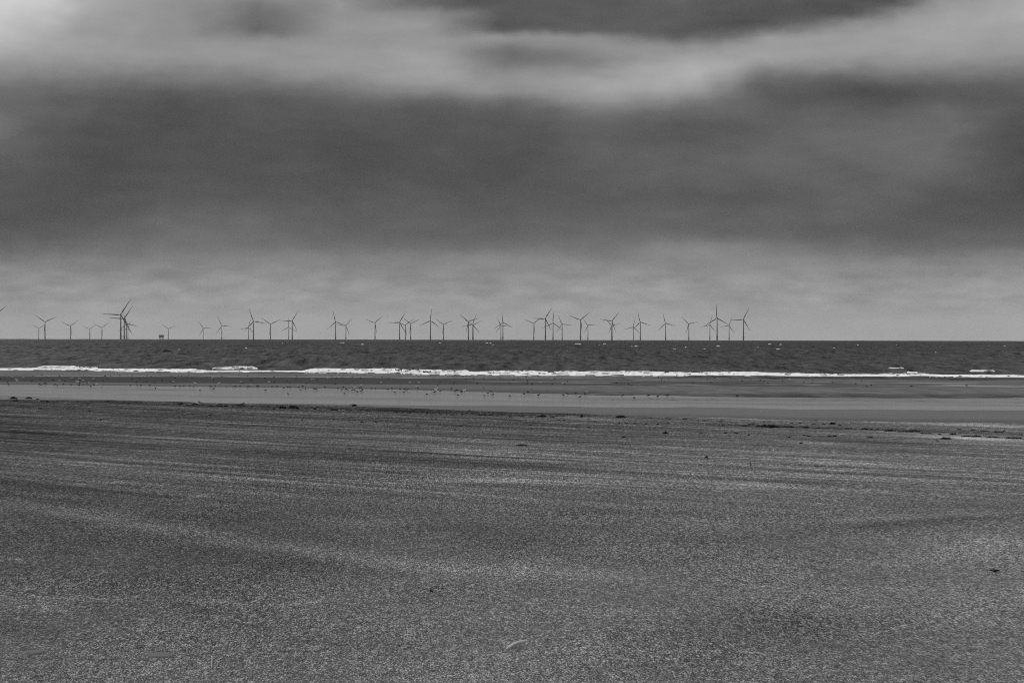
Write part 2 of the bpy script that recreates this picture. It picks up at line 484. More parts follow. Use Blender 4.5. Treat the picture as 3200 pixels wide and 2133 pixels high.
def zones(X, Y, Z):
    """albedo tone, wet film, relief weight, ripple weight for points of the beach"""
    px, py = project(X, Y, Z)
    wob = fbm(X / 7.0, Y / 22.0, 5, 4, 0.55)
    q = py + wob * np.interp(py, [1160, 1230, 1280, 1400, 1600], [0.9, 1.3, 2.0, 2.0, 3.0])
    b1, b2, b3, b4 = (np.interp(px, BX, b) for b in (B1, B2, B3, B4))
    b5 = np.interp(px, B5X, B5)
    b5 = np.maximum(b5, b4 + 0.5)
    st = fbm(X / 11.0, (Y + 0.2 * X) / 8.0, 21, 4, 0.6)
    st2 = fbm(X / 5.0, (Y + TILT * X) / 3.0, 31, 3)
    # tones of each band; sky reflected on the wet ones is painted in
    swash = 96 + 6 * st
    line = np.exp(-((q - (b1 - 1.6)) / 1.3) ** 2) * sstep(-0.15, 0.4, fbm(X / 6.0, Y / 40.0, 41, 3)) * sstep(60, 160, px) * (1 - sstep(1250, 1420, px))
    swash = swash + 42 * line
    patchy = sstep(900, 2000, px)
    dark = 71 + patchy * (8 + 36 * sstep(0.0, 0.6, st + 0.45 * st2)) + 2 * st2 + sstep(2400, 3000, px) * 14  # pale strips on the dark band are mirrored sky painted in
    mid = 98 + 4 * st2 + sstep(1200, 2000, px) * 9 * fbm(X / 1.6, Y / 7.0, 57, 3, 0.7)  # ripple shading of the channel painted in as tone noise
    edge = sstep(0.45, 0.85, (q - b2) / np.maximum(b3 - b2, 1)) * (14 + 16 * sstep(1200, 2200, px) * np.clip(0.6 + 1.1 * fbm(X / 2.5, Y / 9.0, 55, 3), 0, 1.6))
    mid = mid - edge
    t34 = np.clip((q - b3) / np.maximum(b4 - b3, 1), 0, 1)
    mirror = 132 + 7 * st + 5 * st2 - 15 * np.exp(-((t34 - 0.62) / 0.09) ** 2) * sstep(300, 700, px) - 20 * np.exp(-((t34 - 0.3) / 0.14) ** 2) * sstep(1300, 2000, px) * (1 + 0.6 * st2) - 20 * np.exp(-((t34 - 0.22 + 0.03 * st) / 0.06) ** 2) * (1 - sstep(500, 800, px)) * sstep(120, 200, px) - 14 * (1 - sstep(0.0, 0.3, t34)) * sstep(2000, 2400, px)  # bright tone holds reflected sky, besides the glossy film
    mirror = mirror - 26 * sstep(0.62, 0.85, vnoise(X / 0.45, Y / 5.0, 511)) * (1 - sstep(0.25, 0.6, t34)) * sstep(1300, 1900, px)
    t45 = np.clip((q - b4) / np.maximum(b5 - b4, 1), 0, 1)
    smooth = 101 - 20 * sstep(0.55, 1.0, t45) * sstep(1500, 2600, px) + 2 * st + (1 - sstep(250, 450, px)) * (14 + 8 * st2)
    base = bilin(px, py)
    along = (X * 0.589 - Y * 0.808)
    acr = (X * 0.808 + Y * 0.589)
    sand = base
    for cx, cy, rx, ry, sl_, a in PATCH:
        e = ((px - cx) / rx) ** 2 + ((q - cy - sl_ * (px - cx)) / ry) ** 2
        m = e < 9
        if m.any():
            sand = sand + np.where(m, 0.8 * a * np.exp(-e), 0)
    for cx, cy, rx, ry, sl_, a in DARKP:
        e = ((px - cx) / rx) ** 2 + ((q - cy - sl_ * (px - cx)) / ry) ** 2
        sand = sand - np.where(e < 9, a * np.exp(-e), 0)
    far = 1 - sstep(1450, 1640, py)
    stk = fbm(along / 16.0, acr / 0.9, 61, 4, 0.6)
    stk2 = fbm(along / 6.0, acr / 0.35, 71, 3, 0.6)
    sand = sand + far * (13 * stk + 11 * stk2 + 26 * sstep(0.35, 0.9, fbm(along / 22.0, acr / 0.55, 91, 3, 0.6)) - 9 * sstep(0.4, 0.9, fbm(along / 26.0, acr / 0.6, 95, 3, 0.6))) + (1 - far) * 5 * fbm(X / 1.6, Y / 2.6, 81, 4, 0.55)
    s1 = sstep(-0.8, 0.8, q - b1)
    s2 = sstep(-0.7, 0.7, q - b2)
    s3 = sstep(-0.7, 0.7, q - b3)
    s4 = sstep(-0.8, 0.8, q - b4)
    s5 = sstep(-0.7, 0.7, q - b5)
    tone = swash
    film = 0.15 + 0 * q
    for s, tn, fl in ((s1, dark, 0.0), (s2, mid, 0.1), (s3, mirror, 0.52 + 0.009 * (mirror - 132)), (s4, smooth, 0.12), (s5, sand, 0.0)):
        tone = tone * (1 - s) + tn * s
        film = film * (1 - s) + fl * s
    # two smooth puddles near the bottom keep no relief
    rel = s5
    rip = s2 * (1 - s3) * sstep(900, 1600, px)
    return tone, film, rel, rip, px, py


# ------------------------------------------------------------------ beach sheet
f1024 = FPX * 1024 / 3200
GR0, GHI, SEAF, CSP = 1.75, 1.9, 0.128, 0.47
ys = [0.6]
while ys[-1] < 470:
    y = ys[-1]
    D = CAMZ - float(ground(0, y))
    if y < 14.2:
        st_ = 0.25 if y > 3 else 0.6
        if y > 12.5:
            st_ = 0.06
    else:
        st_ = max(0.31 * y * y / (D * f1024), 0.010)
        st_ = min(st_, 2.2)
    ys.append(y + st_)
ys = np.array(ys)
half = 0.2183
tin = np.arange(-half * 1.16, half * 1.16, CSP / f1024)
tmid = half * 1.16 + np.arange(1, int(half * 0.84 / (2.2 * CSP / f1024))) * 2.2 * CSP / f1024
tout = tmid[-1] * 1.09 ** np.arange(1, 27)
ts = np.concatenate([-tout[::-1], -tmid[::-1], tin, tmid, tout])
Tm, Ym = np.meshgrid(ts, ys)
Xm = Tm * Ym
Zm = ground(Xm, Ym)
nr, nc = Xm.shape
X, Y, Z = Xm.ravel(), Ym.ravel(), Zm.ravel()
tone, film, rel, rip, PX, PY = zones(X, Y, Z)
inner = (np.abs(Tm) <= half * 2.02).ravel().astype(float)
dXs = CSP * Y / f1024 * np.where(np.abs(Tm.ravel()) > half * 1.16, 2.2, 1.0)
dYs = np.gradient(ys)[:, None].repeat(nc, axis=1).ravel()
relief = np.zeros_like(X)
grain = np.zeros_like(X)
wsum = np.zeros_like(X)
active = (rel * inner) > 0.001
for k in range(16):
    lx = 0.0042 * 1.45 ** k
    yk = lx / (GR0 * CSP / f1024)
    ly = max(3.4 * lx, 1.75 * 0.31 * yk * yk / ((CAMZ - float(ground(0, yk))) * f1024))
    r_ = np.log(lx / dXs / (1.42 + 0.6 * np.exp(-(Y - 16.0) / 14.0)))
    wgt = np.exp(-np.where(r_ < 0, (r_ / 0.28) ** 2, (r_ / 0.34) ** 2)) * sstep(0.6, 1.2, ly / dYs)
    m = active & (wgt > 0.01)
    if not m.any():
        continue
    n = np.zeros_like(X)
    xa = X[m] / lx
    ya = Y[m] / ly
    n[m] = vnoise(xa + 0.5 * ya, ya - 0.1 * xa, 100 + k) + 0.35 * vnoise(xa * 1.9 + 3, ya * 1.7, 140 + k)
    grain += wgt * n
    wsum += wgt ** 2
    relief += wgt * 0.28 * min(lx, 0.06) * n
grain = grain / np.sqrt(np.maximum(wsum, 1e-6))
amp = np.clip(1.0 + 0.22 * fbm(X / 1.3, Y / 3.0, 301, 3), 0.55, 1.45) * (0.6 + 0.4 * sstep(1360, 1520, PY))
spk = sstep(-0.15, 0.95, grain)
pit = sstep(0.25, 1.1, -grain)
gfac = 0.69 + GHI * spk - 0.35 * pit
gfac = 1 + (gfac - 1) * rel * inner * amp
Zr = Z + relief * rel * inner * amp + rip * 0.02 * vnoise(X / 0.7, Y / 1.6, 333)
SUNE = 0.745
alb = lin(np.clip(tone, 20, 250)) / SUNE * gfac

m_sand, t, out = new_mat('beach_sand')
geo = t.node('ShaderNodeNewGeometry')
pos = geo.outputs['Position']
at = t.node('ShaderNodeAttribute', attribute_name='tone')
af = t.node('ShaderNodeAttribute', attribute_name='film')
ar = t.node('ShaderNodeAttribute', attribute_name='relief')
sx = t.node('ShaderNodeSeparateXYZ')
t.link(pos, sx.inputs[0])
pxn, pyn = sx.outputs[0], sx.outputs[1]
fine = t.noise(t.comb(pxn, t.math('MULTIPLY', pyn, 0.3), 0.0), 16.0, 5.0, 0.9)
coarse = t.noise(t.comb(pxn, t.math('MULTIPLY', pyn, 0.28), 3.0), 9.0, 5.0, 0.75)
along_n = t.math('ADD', t.math('MULTIPLY', pxn, 0.589), t.math('MULTIPLY', pyn, -0.808))
acr_n = t.math('ADD', t.math('MULTIPLY', pxn, 0.808), t.math('MULTIPLY', pyn, 0.589))
streak = t.noise(t.comb(t.math('MULTIPLY', along_n, 0.09), acr_n, 1.0), 1.9, 8.0, 0.85)
farw = t.mapr(pyn, 35.0, 70.0, 0.0, 1.0, True)
g1 = t.mapr(fine, 0.3, 0.7, 0.45, 1.55)
g2 = t.mapr(coarse, 0.25, 0.75, 0.62, 1.38)
g3 = t.math('MULTIPLY_ADD', t.mapr(streak, 0.3, 0.7, -0.6, 0.6), farw, 1.0)
gg = t.math('MULTIPLY', t.math('MULTIPLY', g1, g2), g3)
gg = t.math('MULTIPLY_ADD', t.math('SUBTRACT', gg, 1.0), ar.outputs['Fac'], 1.0)
wet = t.noise(t.comb(pxn, t.math('MULTIPLY', pyn, 0.35), 9.0), 0.9, 6.0, 0.7)
wv = t.mapr(wet, 0.25, 0.75, 0.90, 1.10)
gg = t.math('MULTIPLY', gg, wv)
av = t.math('MULTIPLY', at.outputs['Fac'], t.math('MAXIMUM', gg, 0.05))
dif = t.node('ShaderNodeBsdfDiffuse')
dif.inputs['Roughness'].default_value = 0.6
t.link(t.comb(av, av, av), dif.inputs['Color'])
gl = t.node('ShaderNodeBsdfGlossy')
gl.inputs['Color'].default_value = (0.8, 0.8, 0.8, 1)
gl.inputs['Roughness'].default_value = 0.10
mx = t.node('ShaderNodeMixShader')
t.link(af.outputs['Fac'], mx.inputs[0])
t.link(dif.outputs[0], mx.inputs[1])
t.link(gl.outputs[0], mx.inputs[2])
t.link(mx.outputs[0], out.inputs['Surface'])

beach = bpy.data.objects.new('beach', mesh_np('beach', np.stack([X, Y, Zr], 1), grid_faces(nr, nc), m_sand, True,
                                              {'tone': alb, 'film': film, 'relief': rel}))
tag(beach, kind='structure')
link(beach)

# the wider ground round the detailed sheet, a little lower
gx = np.concatenate([np.linspace(-900, -120, 14), np.linspace(-100, 100, 41), np.linspace(120, 900, 14)])
gy = np.concatenate([np.linspace(-300, -20, 8), np.linspace(-10, 480, 50)])
GX, GY = np.meshgrid(gx, gy)
GZ = ground(GX, np.maximum(GY, -40)) - 0.06
xs_, ys_ = GX.ravel(), GY.ravel()
flat = bpy.data.objects.new('sand_flat', mesh_np('sand_flat', np.stack([xs_, ys_, GZ.ravel()], 1), grid_faces(len(gy), len(gx)), m_sand, True,
                                                {'tone': np.full(xs_.shape, 0.14), 'film': np.zeros(xs_.shape), 'relief': np.ones(xs_.shape)}))
tag(flat, kind='structure')
link(flat)

# ------------------------------------------------------------------ the sea
ys = [325.0]
while ys[-1] < 16000:
    y = ys[-1]
    ys.append(y + max(0.9, 0.0030 * y) if y < 9000 else y + 260)
ys = np.array(ys)
tin = np.arange(-half * 1.2, half * 1.2, 0.95 / f1024)
tout = half * 1.2 * 1.12 ** np.arange(1, 11)
ts = np.concatenate([-tout[::-1], tin, tout])
Tm, Ym = np.meshgrid(ts, ys)
nr, nc = Tm.shape
X, Y = (Tm * Ym).ravel(), Ym.ravel()
dYs = np.gradient(ys)[:, None].repeat(nc, axis=1).ravel()
dXs = 0.95 * Y / f1024
S = Y + TILT * X
WAVES = [(46.0, 26.0, 0.22, 5), (22.0, 13.0, 0.26, 6), (11.0, 8.0, 0.22, 7), (5.0, 4.6, 0.16, 8), (2.4, 2.8, 0.08, 9), (90.0, 55.0, 0.24, 10), (200.0, 120.0, 0.3, 11)]
RIDGES = [(900, 1005, 1143.5, 0.40), (1000, 1240, 1147, 0.30), (1690, 1840, 1150.5, 0.42), (2640, 2725, 1157, 0.45), (2740, 2935, 1151.5, 0.5), (3020, 3170, 1158.5, 0.5),
          (1440, 1500, 1158, 0.4), (90, 310, 1147.5, 0.35), (650, 820, 1152, 0.4), (2250, 2420, 1160, 0.3)]


def wave_raw(X, Y, dXs, dYs):
    S = Y + TILT * X
    h = np.zeros_like(X)
    cal = sstep(SHORE - 2, SHORE + 90, S)
    for lx, ly, a, sd in WAVES:
        fade = sstep(1.2, 2.4, lx / dXs) * sstep(1.0, 2.0, ly / dYs)
        n = vnoise(X / lx + 0.4 * vnoise(X / lx * .5, S / ly * .5, sd + 50), S / ly, sd)
        h += a * fade * (1 - 2 * np.abs(n)) if lx < 30 else a * fade * n
    grp = np.clip(1.0 + 0.9 * fbm(X / 55.0, S / 38.0, 77, 3), 0.35, 2.2)
    return h * grp * (0.12 + 0.88 * cal)


def sea_height(X, Y, dXs, dYs):
    h = wave_raw(X, Y, dXs, dYs)
    S = Y + TILT * X
    for x0, x1, py, hh in RIDGES:
        xa, ya, _ = to_sea(x0, py)
        xb, yb, _ = to_sea(x1, py)
        u = (X - xa) / (xb - xa)
        yc = ya + (yb - ya) * u
        env = sstep(0.0, 0.22, u) * (1 - sstep(0.78, 1.0, u))
        d = Y - yc
        prof = np.where(d < 0, np.exp(-(d / 1.8) ** 2), np.exp(-(d / 7.0) ** 2))
        h += hh * env * prof
    return h


H = sea_height(X, Y, dXs, dYs)
Zs = H - (X ** 2 + Y ** 2) / (2 * RE)
m_sea, t, out = new_mat('sea_water')
geo = t.node('ShaderNodeNewGeometry')
sx = t.node('ShaderNodeSeparateXYZ')
t.link(geo.outputs['Position'], sx.inputs[0])
pv = t.comb(sx.outputs[0], t.math('MULTIPLY', sx.outputs[1], 0.5), 0.0)
silt = t.noise(pv, 0.02, 6.0, 0.65)
chop = t.noise(t.comb(sx.outputs[0], t.math('MULTIPLY', sx.outputs[1], 0.07), 4.0), 0.42, 7.0, 0.82)
sv = t.math('MULTIPLY', t.math('ADD', t.mapr(silt, 0.3, 0.7, 0.0, 0.010), t.mapr(t.math('LOGARITHM', sx.outputs[1], 10.0), 2.6, 3.4, 0.044, 0.012)), t.mapr(chop, 0.34, 0.66, 0.2, 1.8))  # dark wave faces are painted into the water colour through chop
df = t.node('ShaderNodeBsdfDiffuse')
t.link(t.comb(sv, sv, sv), df.inputs['Color'])
gs = t.node('ShaderNodeBsdfGlossy')
gs.inputs['Roughness'].default_value = 0.22
lw = t.node('ShaderNodeLayerWeight')
lw.inputs['Blend'].default_value = 0.5
# a ruffled sea never mirrors fully even at a grazing view: its unseen ripples keep the reflectance low
fr = t.math('MULTIPLY_ADD', t.math('POWER', lw.outputs['Facing'], 6.0), SEAF, 0.02)
fr = t.math('MULTIPLY', fr, t.mapr(chop, 0.34, 0.66, 0.25, 1.75))
mx = t.node('ShaderNodeMixShader')
t.link(fr, mx.inputs[0])
t.link(df.outputs[0], mx.inputs[1])
t.link(gs.outputs[0], mx.inputs[2])
t.link(mx.outputs[0], out.inputs['Surface'])
sea = bpy.data.objects.new('sea', mesh_np('sea', np.stack([X, Y, Zs], 1), grid_faces(nr, nc), m_sea, True))
tag(sea, kind='structure')
link(sea)

# ------------------------------------------------------------------ surf
m_foam, t, out = new_mat('sea_foam')
geo = t.node('ShaderNodeNewGeometry')
n = t.noise(geo.outputs['Position'], 2.2, 5.0, 0.65)
v = t.mapr(n, 0.28, 0.6, 0.74, 0.95)
b = t.node('ShaderNodeBsdfDiffuse')
t.link(t.comb(v, v, v), b.inputs['Color'])
t.link(b.outputs[0], out.inputs['Surface'])

FX = [0, 160, 245, 320, 500, 560, 610, 645, 660, 800, 940, 965, 985, 1100, 1230, 1280, 1400, 1490, 1600, 1680, 1800, 1920, 2080, 2200, 2320, 2400, 2560, 2700, 2760, 2900, 2945, 3050, 3200]
FT = [1148, 1148.5, 1149, 1150, 1150, 1149, 1149, 1154, 1155.5, 1155, 1157, 1151, 1148.5, 1150, 1149, 1151, 1155, 1160, 1159, 1155, 1156, 1158, 1158, 1159, 1159, 1162, 1163.5, 1167, 1168, 1167, 1168, 1168.5, 1170]
FB = [1157.5, 1158, 1158.5, 1161, 1163, 1165, 1165.5, 1165, 1164, 1164, 1164, 1165.5, 1166, 1166, 1166, 1171.5, 1173, 1173, 1174, 1175, 1175, 1174, 1175, 1175, 1176, 1177, 1179, 1178, 1178, 1177, 1178, 1181, 1182]
FXe, FTe, FBe = [-700] + FX + [3900], [1146] + FT + [1172], [1154] + FB + [1185]


def foam_band(x0, x1, top, bot, step, seed, broken=None, depth=3.0, taper=True, wash=True):
    """one lumpy roller of white water: a front face from its foot to the crest and a back that sinks into the sea"""
    xs = np.arange(x0, x1 + step * 0.5, step)
    N = len(xs)
    prof = [(-0.6, 0.0), (-0.3, 0.03), (0.0, 0.12), (0.18, 0.34), (0.36, 0.58), (0.55, 0.80), (0.75, 0.95), (1.0, 1.0), (1.5, 0.8), (2.4, 0.35), (3.4, -0.25)]
    if not wash:
        prof = prof[2:]
        prof[0] = (0.0, -0.6)
    V = np.zeros((len(prof), N, 3))
    for j, px in enumerate(xs):
        tp, bt = top(px), bot(px)
        x, y, _ = to_sea(px, bt, 0.02 if wash else 0.16)
        hgt = max((bt - tp) * (0.9 if wash else 0.66) * y / FPX, 0.05)
        e = 0.92 + 0.16 * float(vnoise(np.array([x / 9.0]), np.array([seed * 1.0]), seed)[0])
        if taper:
            u = (px - x0) / max(x1 - x0, 1)
            e = min(1.0, 7 * u + 0.1, 7 * (1 - u) + 0.1) ** 0.6
        zb = 0.0 if wash else 0.13
        k = x / max(y, 1)
        for i, (pd, ph) in enumerate(prof):
            yy = y + depth * (pd if pd > 0 else pd * 3.0)
            V[i, j] = (k * yy, yy, zb + hgt * e * ph)
    XX, YY = V[..., 0], V[..., 1]
    hh = V[..., 2].max(axis=0, keepdims=True) + 0 * XX
    n = fbm(XX / 1.5, YY / 1.2, seed, 4, 0.6)
    wgt = np.array([0.0, 0.05, 0.3, 0.6, 0.8, 0.9, 1.0, 1.0, 0.8, 0.4, 0.0])[-len(prof):][:, None]
    V[..., 2] += wgt * hh * (0.14 if wash else 0.34) * n
    V[..., 1] += wgt * 0.9 * fbm(XX / 1.1, V[..., 2] / 0.2, seed + 9, 3)
    # crest as ragged as in the photograph
    V[..., 2] += wgt * hh * 0.09 * fbm(XX / 0.5, YY / 3.0, seed + 19, 2)
    V[..., 2] = np.minimum(V[..., 2], hh * (1.02 + 0.12 * fbm(XX / 1.6, 0 * XX, seed + 61, 3)))
    V[0, :, 2] = ground(V[0, :, 0], V[0, :, 1]) * 0 + 0.012
    V[..., 2] = np.where(np.arange(len(prof))[:, None] < 3, np.maximum(V[..., 2], ground(V[..., 0], V[..., 1]) + 0.012), V[..., 2])
    F = grid_faces(len(prof), N)
    cx = V.reshape(-1, 3)[F].mean(axis=1)
    keep = np.ones(len(F), bool)
    row = F[:, 0] // N
    # lacy foot of the wash
    if wash:
        lace = fbm(cx[:, 0] / 1.2, cx[:, 1] / 2.5, seed + 31, 3)
        keep &= ~((row == 0) & (lace < 0.3)) & ~((row == 1) & (lace < 0.0))
    if broken is not None:
        pxs, _ = project(cx[:, 0], cx[:, 1], cx[:, 2])
        amt = broken(pxs)
        hole = fbm(cx[:, 0] / 1.5, cx[:, 2] / 0.22 + cx[:, 1] / 6.0, seed + 41, 3)
        keep &= ~((hole > (1.4 - 1.15 * amt)) & (amt > 0) & (row >= (3 if wash else 1)))
    return V.reshape(-1, 3), F[keep]


VV, FF, off = [], [], 0


def add_vf(V, F):
    global off
    VV.append(V)
    FF.append(F + off)
    off += len(V)


br_x = [-700, 240, 260, 560, 600, 650, 700, 1180, 1250, 1330, 1470, 1600, 1700, 1760, 2000, 2320, 2420, 2600, 2720, 2800, 2950, 3060, 3900]
br_v = [0.15, 0.15, 0.3, 0.3, 0.55, 0.4, 0.2, 0.25, 0.75, 0.95, 0.9, 0.75, 0.35, 0.3, 0.4, 0.5, 0.55, 0.5, 0.35, 0.75, 0.6, 0.35, 0.2]
add_vf(*foam_band(-700, 3900, lambda p: np.interp(p, FXe, FTe) + 0.8, lambda p: np.interp(p, FXe, FBe) - 2.2, 1.6, 400, lambda p: np.interp(p, br_x, br_v), 3.2, False))
for k, (xa, xb, yt, yb, brk) in enumerate([(118, 248, 1140.5, 1147, 0.1), (250, 305, 1143, 1149, 0.7), (664, 806, 1140.5, 1152.5, 0.3), (1410, 1465, 1153, 1160, 0.1), (1703, 1735, 1147, 1150, 0.0),
                                           (2776, 2826, 1146, 1150, 0.5), (2742, 2905, 1163.5, 1170, 0.35), (2834, 2870, 1158, 1165, 0.2), (3030, 3108, 1153, 1158.5, 0.5), (1500, 1690, 1155, 1162, 0.85), (160, 180, 1136, 1139, .3), (1290, 1298, 1140, 1142, 0)]):
    add_vf(*foam_band(xa, xb, lambda p: yt, lambda p: yb, 1.5, 500 + 13 * k, lambda p: np.full_like(p, brk), 1.4, True, False))
surf = bpy.data.objects.new('surf', mesh_np('surf', np.concatenate(VV), np.concatenate(FF), m_foam, True))
tag(surf, label='white breaking surf running along the whole shoreline', kind='stuff')
link(surf)

CAPS = []
for x0, lst in ((0, [(1632, 353, 20), (1240, 357, 15), (2060, 188, 18)]),
                (640, [(475, 170, 35), (668, 195, 45), (895, 115, 10), (1470, 113, 30), (1580, 115, 50), (1760, 132, 20), (1810, 132, 30), (715, 190, 10), (613, 328, 10)]),
                (1280, [(350, 115, 40), (890, 115, 30), (930, 115, 25), (962, 132, 30), (1430, 120, 50), (1050, 178, 40), (1675, 122, 15), (1935, 125, 70), (2240, 125, 35), (2180, 140, 25), (1812, 200, 25), (2095, 213, 15), (40, 370, 45)]),
                (1920, [(250, 148, 45), (200, 150, 20), (725, 95, 10), (980, 128, 25), (770, 178, 75), (690, 180, 50), (1030, 185, 60), (1140, 190, 60), (1190, 150, 45), (1445, 175, 90), (1640, 165, 50), (1785, 125, 35), (1910, 133, 55), (1880, 180, 50), (1855, 190, 35), (2055, 220, 30), (2215, 205, 20), (630, 190, 20), (820, 163, 20), (440, 243, 20), (1965, 155, 15), (1615, 198, 15), (240, 187, 15)]),
                (2560, [(170, 172, 40), (290, 172, 40), (890, 140, 20), (2220, 130, 35), (2160, 135, 20), (1955, 150, 15), (1340, 230, 25), (2095, 252, 15), (2130, 155, 20), (445, 140, 15)])):
    for cx, cy, ww in lst:
        CAPS.append((x0 + cx / 3.677, 1040 + cy / 3.677, ww / 3.677))
VV, FF, off = [], [], 0
for k, (px, py, ww) in enumerate(CAPS):
    x, y, z = to_sea(px, py + 1.0, 0.15)
    sc_ = y / FPX
    Wd = ww * sc_ * 1.15
    Ht = min(2.1 * sc_, 0.15 * Wd + 0.45)
    nx, ny = 15, 5
    u, vv_ = np.meshgrid(np.linspace(-1, 1, nx), np.linspace(-1, 1, ny))
    env = np.clip(1 - u ** 2, 0, 1) ** 0.7 * np.clip(1 - vv_ ** 2, 0, 1) ** 0.6
    xx = x + u * Wd / 2
    yy = y + vv_ * max(Wd * 0.18, 0.8) + 0.3 * Wd * 0.1 * np.sin(u * 3 + k)
    hz = env * Ht * np.clip(0.75 + 0.7 * fbm(u * 2.5 + k * 3.1, vv_ * 1.5, 900 + k, 3), 0.05, 1.6)
    sh = sea_height(xx.ravel(), yy.ravel(), 0.95 * yy.ravel() / f1024, np.full(xx.size, max(0.9, 0.0030 * y))).reshape(xx.shape)
    zz = sh - (xx ** 2 + yy ** 2) / (2 * RE) - 0.12 + hz + 0.12 * env
    add_vf(np.stack([xx, yy, zz], -1).reshape(-1, 3), grid_faces(ny, nx))
caps = bpy.data.objects.new('whitecap_foam', mesh_np('whitecap_foam', np.concatenate(VV), np.concatenate(FF), m_foam, True))
tag(caps, label='scattered flecks of white foam on the open sea', kind='stuff')
link(caps)


# ------------------------------------------------------------------ wind turbines
def turbine_meshes(H, R, tw0, tw1, found_r, plat_z, k):
    bm = bmesh.new()
    lathe(bm, [(tw0, plat_z + 0.3), (tw0 * 0.98, plat_z + 6), (0.5 * (tw0 + tw1), 0.5 * (plat_z + H)), (tw1, H - 2.2 * k)], 24)
    tower = bm_mesh('tower', bm, M_TOWER)
    bm = bmesh.new()
    lathe(bm, [(found_r, -25), (found_r, plat_z - 0.6), (found_r * 0.97, plat_z + 0.28)], 24)
    for s in (-1, 1):
        tube(bm, [(s * 0.7, -found_r - 0.5, -5), (s * 0.7, -found_r - 0.5, plat_z - 0.3)], 0.22, 6)
    for j in range(10):
        zz = 1 + j * (plat_z - 2) / 10
        tube(bm, [(-0.7, -found_r - 0.5, zz), (0.7, -found_r - 0.5, zz)], 0.1, 5)
    found = bm_mesh('foundation', bm, M_FOUND)
    bm = bmesh.new()
    pr = found_r * 1.75
    lathe(bm, [(found_r * 1.0, plat_z - 0.8), (pr, plat_z - 0.35), (pr, plat_z), (found_r * 1.0, plat_z + 0.02)], 24)
    for j in range(16):
        a = 2 * math.pi * j / 16
        c, s = math.cos(a) * pr * 0.97, math.sin(a) * pr * 0.97
        tube(bm, [(c, s, plat_z), (c, s, plat_z + 1.3)], 0.09, 5)
    for zz in (0.7, 1.3):
        tube(bm, [(math.cos(2 * math.pi * j / 24) * pr * 0.97, math.sin(2 * math.pi * j / 24) * pr * 0.97, plat_z + zz) for j in range(25)], 0.08, 5)
    plat = bm_mesh('platform', bm, M_FOUND)
    # nacelle: a rounded lofted housing lying along Y, rotor end at +Y
    bm = bmesh.new()
    rings = []
    for yy, wv_, hv, zc in ((-9.2, 1.4, 1.4, 0.2), (-8.6, 1.9, 2.0, 0.15), (-4, 2.1, 2.2, 0.1), (1.5, 2.1, 2.2, 0.0), (3.0, 1.8, 1.9, 0.0), (3.5, 1.5, 1.5, 0.0)):
        r = []
        for j in range(16):
            a = 2 * math.pi * j / 16
            ca, sa = math.cos(a), math.sin(a)
            p = 0.55
            r.append((k * wv_ * math.copysign(abs(ca) ** p, ca), k * yy, H + k * (zc + hv * math.copysign(abs(sa) ** p, sa))))
        rings.append(r)
    loft(bm, rings)
    box(bm, (0, -6.2 * k, H + 2.6 * k), (2.4 * k, 2.6 * k, 1.0 * k), 0.1)
    tube(bm, [(0.6 * k, -8 * k, H + 2.1 * k), (0.6 * k, -8 * k, H + 4.4 * k)], 0.09 * k, 5)
    nac = bm_mesh('nacelle', bm, M_TOWER)
    bm = bmesh.new()
    prof = [(1.55, -0.4), (1.7, 0.4), (1.65, 1.4), (1.3, 2.5), (0.75, 3.3), (0.15, 3.7)]
    n = 18
    loft(bm, [[(k * r * math.cos(2 * math.pi * j / n), k * z, k * r * math.sin(2 * math.pi * j / n)) for j in range(n)] for r, z in prof])
    hub = bm_mesh('hub', bm, M_TOWER)
    # blade along +Z, chord in X, thickness in Y
    bm = bmesh.new()
    rings = []
    for f, ch, th, off_, tw in ((0.02, 1.9, 1.9, 0.0, 0), (0.06, 1.95, 1.9, 0.0, 10), (0.13, 2.9, 1.35, -0.35, 14), (0.2, 3.9, 0.95, -0.6, 12), (0.3, 3.6, 0.75, -0.5, 8), (0.45, 2.9, 0.55, -0.4, 5),
                                (0.62, 2.2, 0.4, -0.3, 3), (0.8, 1.55, 0.27, -0.2, 1), (0.93, 1.0, 0.16, -0.1, 0), (0.985, 0.55, 0.1, 0.0, 0), (1.0, 0.12, 0.05, 0.05, 0)):
        r = []
        kk = R / 53.5
        for j in range(14):
            a = 2 * math.pi * j / 14
            cx = kk * (ch / 2 * math.cos(a) + off_)
            cy = kk * th / 2 * math.sin(a) * (1.0 - 0.35 * math.cos(a))
            ca, sa = math.cos(math.radians(tw)), math.sin(math.radians(tw))
            r.append((cx * ca - cy * sa, cx * sa + cy * ca + kk * 1.2 * f * f, f * R))
        rings.append(r)
    loft(bm, rings)
    blade = bm_mesh('blade', bm, M_BLADE)
    return dict(tower=tower, foundation=found, platform=plat, nacelle=nac, hub=hub, blade=blade, H=H, k=k)


TA = turbine_meshes(83.5, 53.5, 2.25, 1.45, 2.75, 14.0, 1.0)
TB = turbine_meshes(106.0, 79.0, 3.3, 2.1, 3.9, 17.0, 1.45)
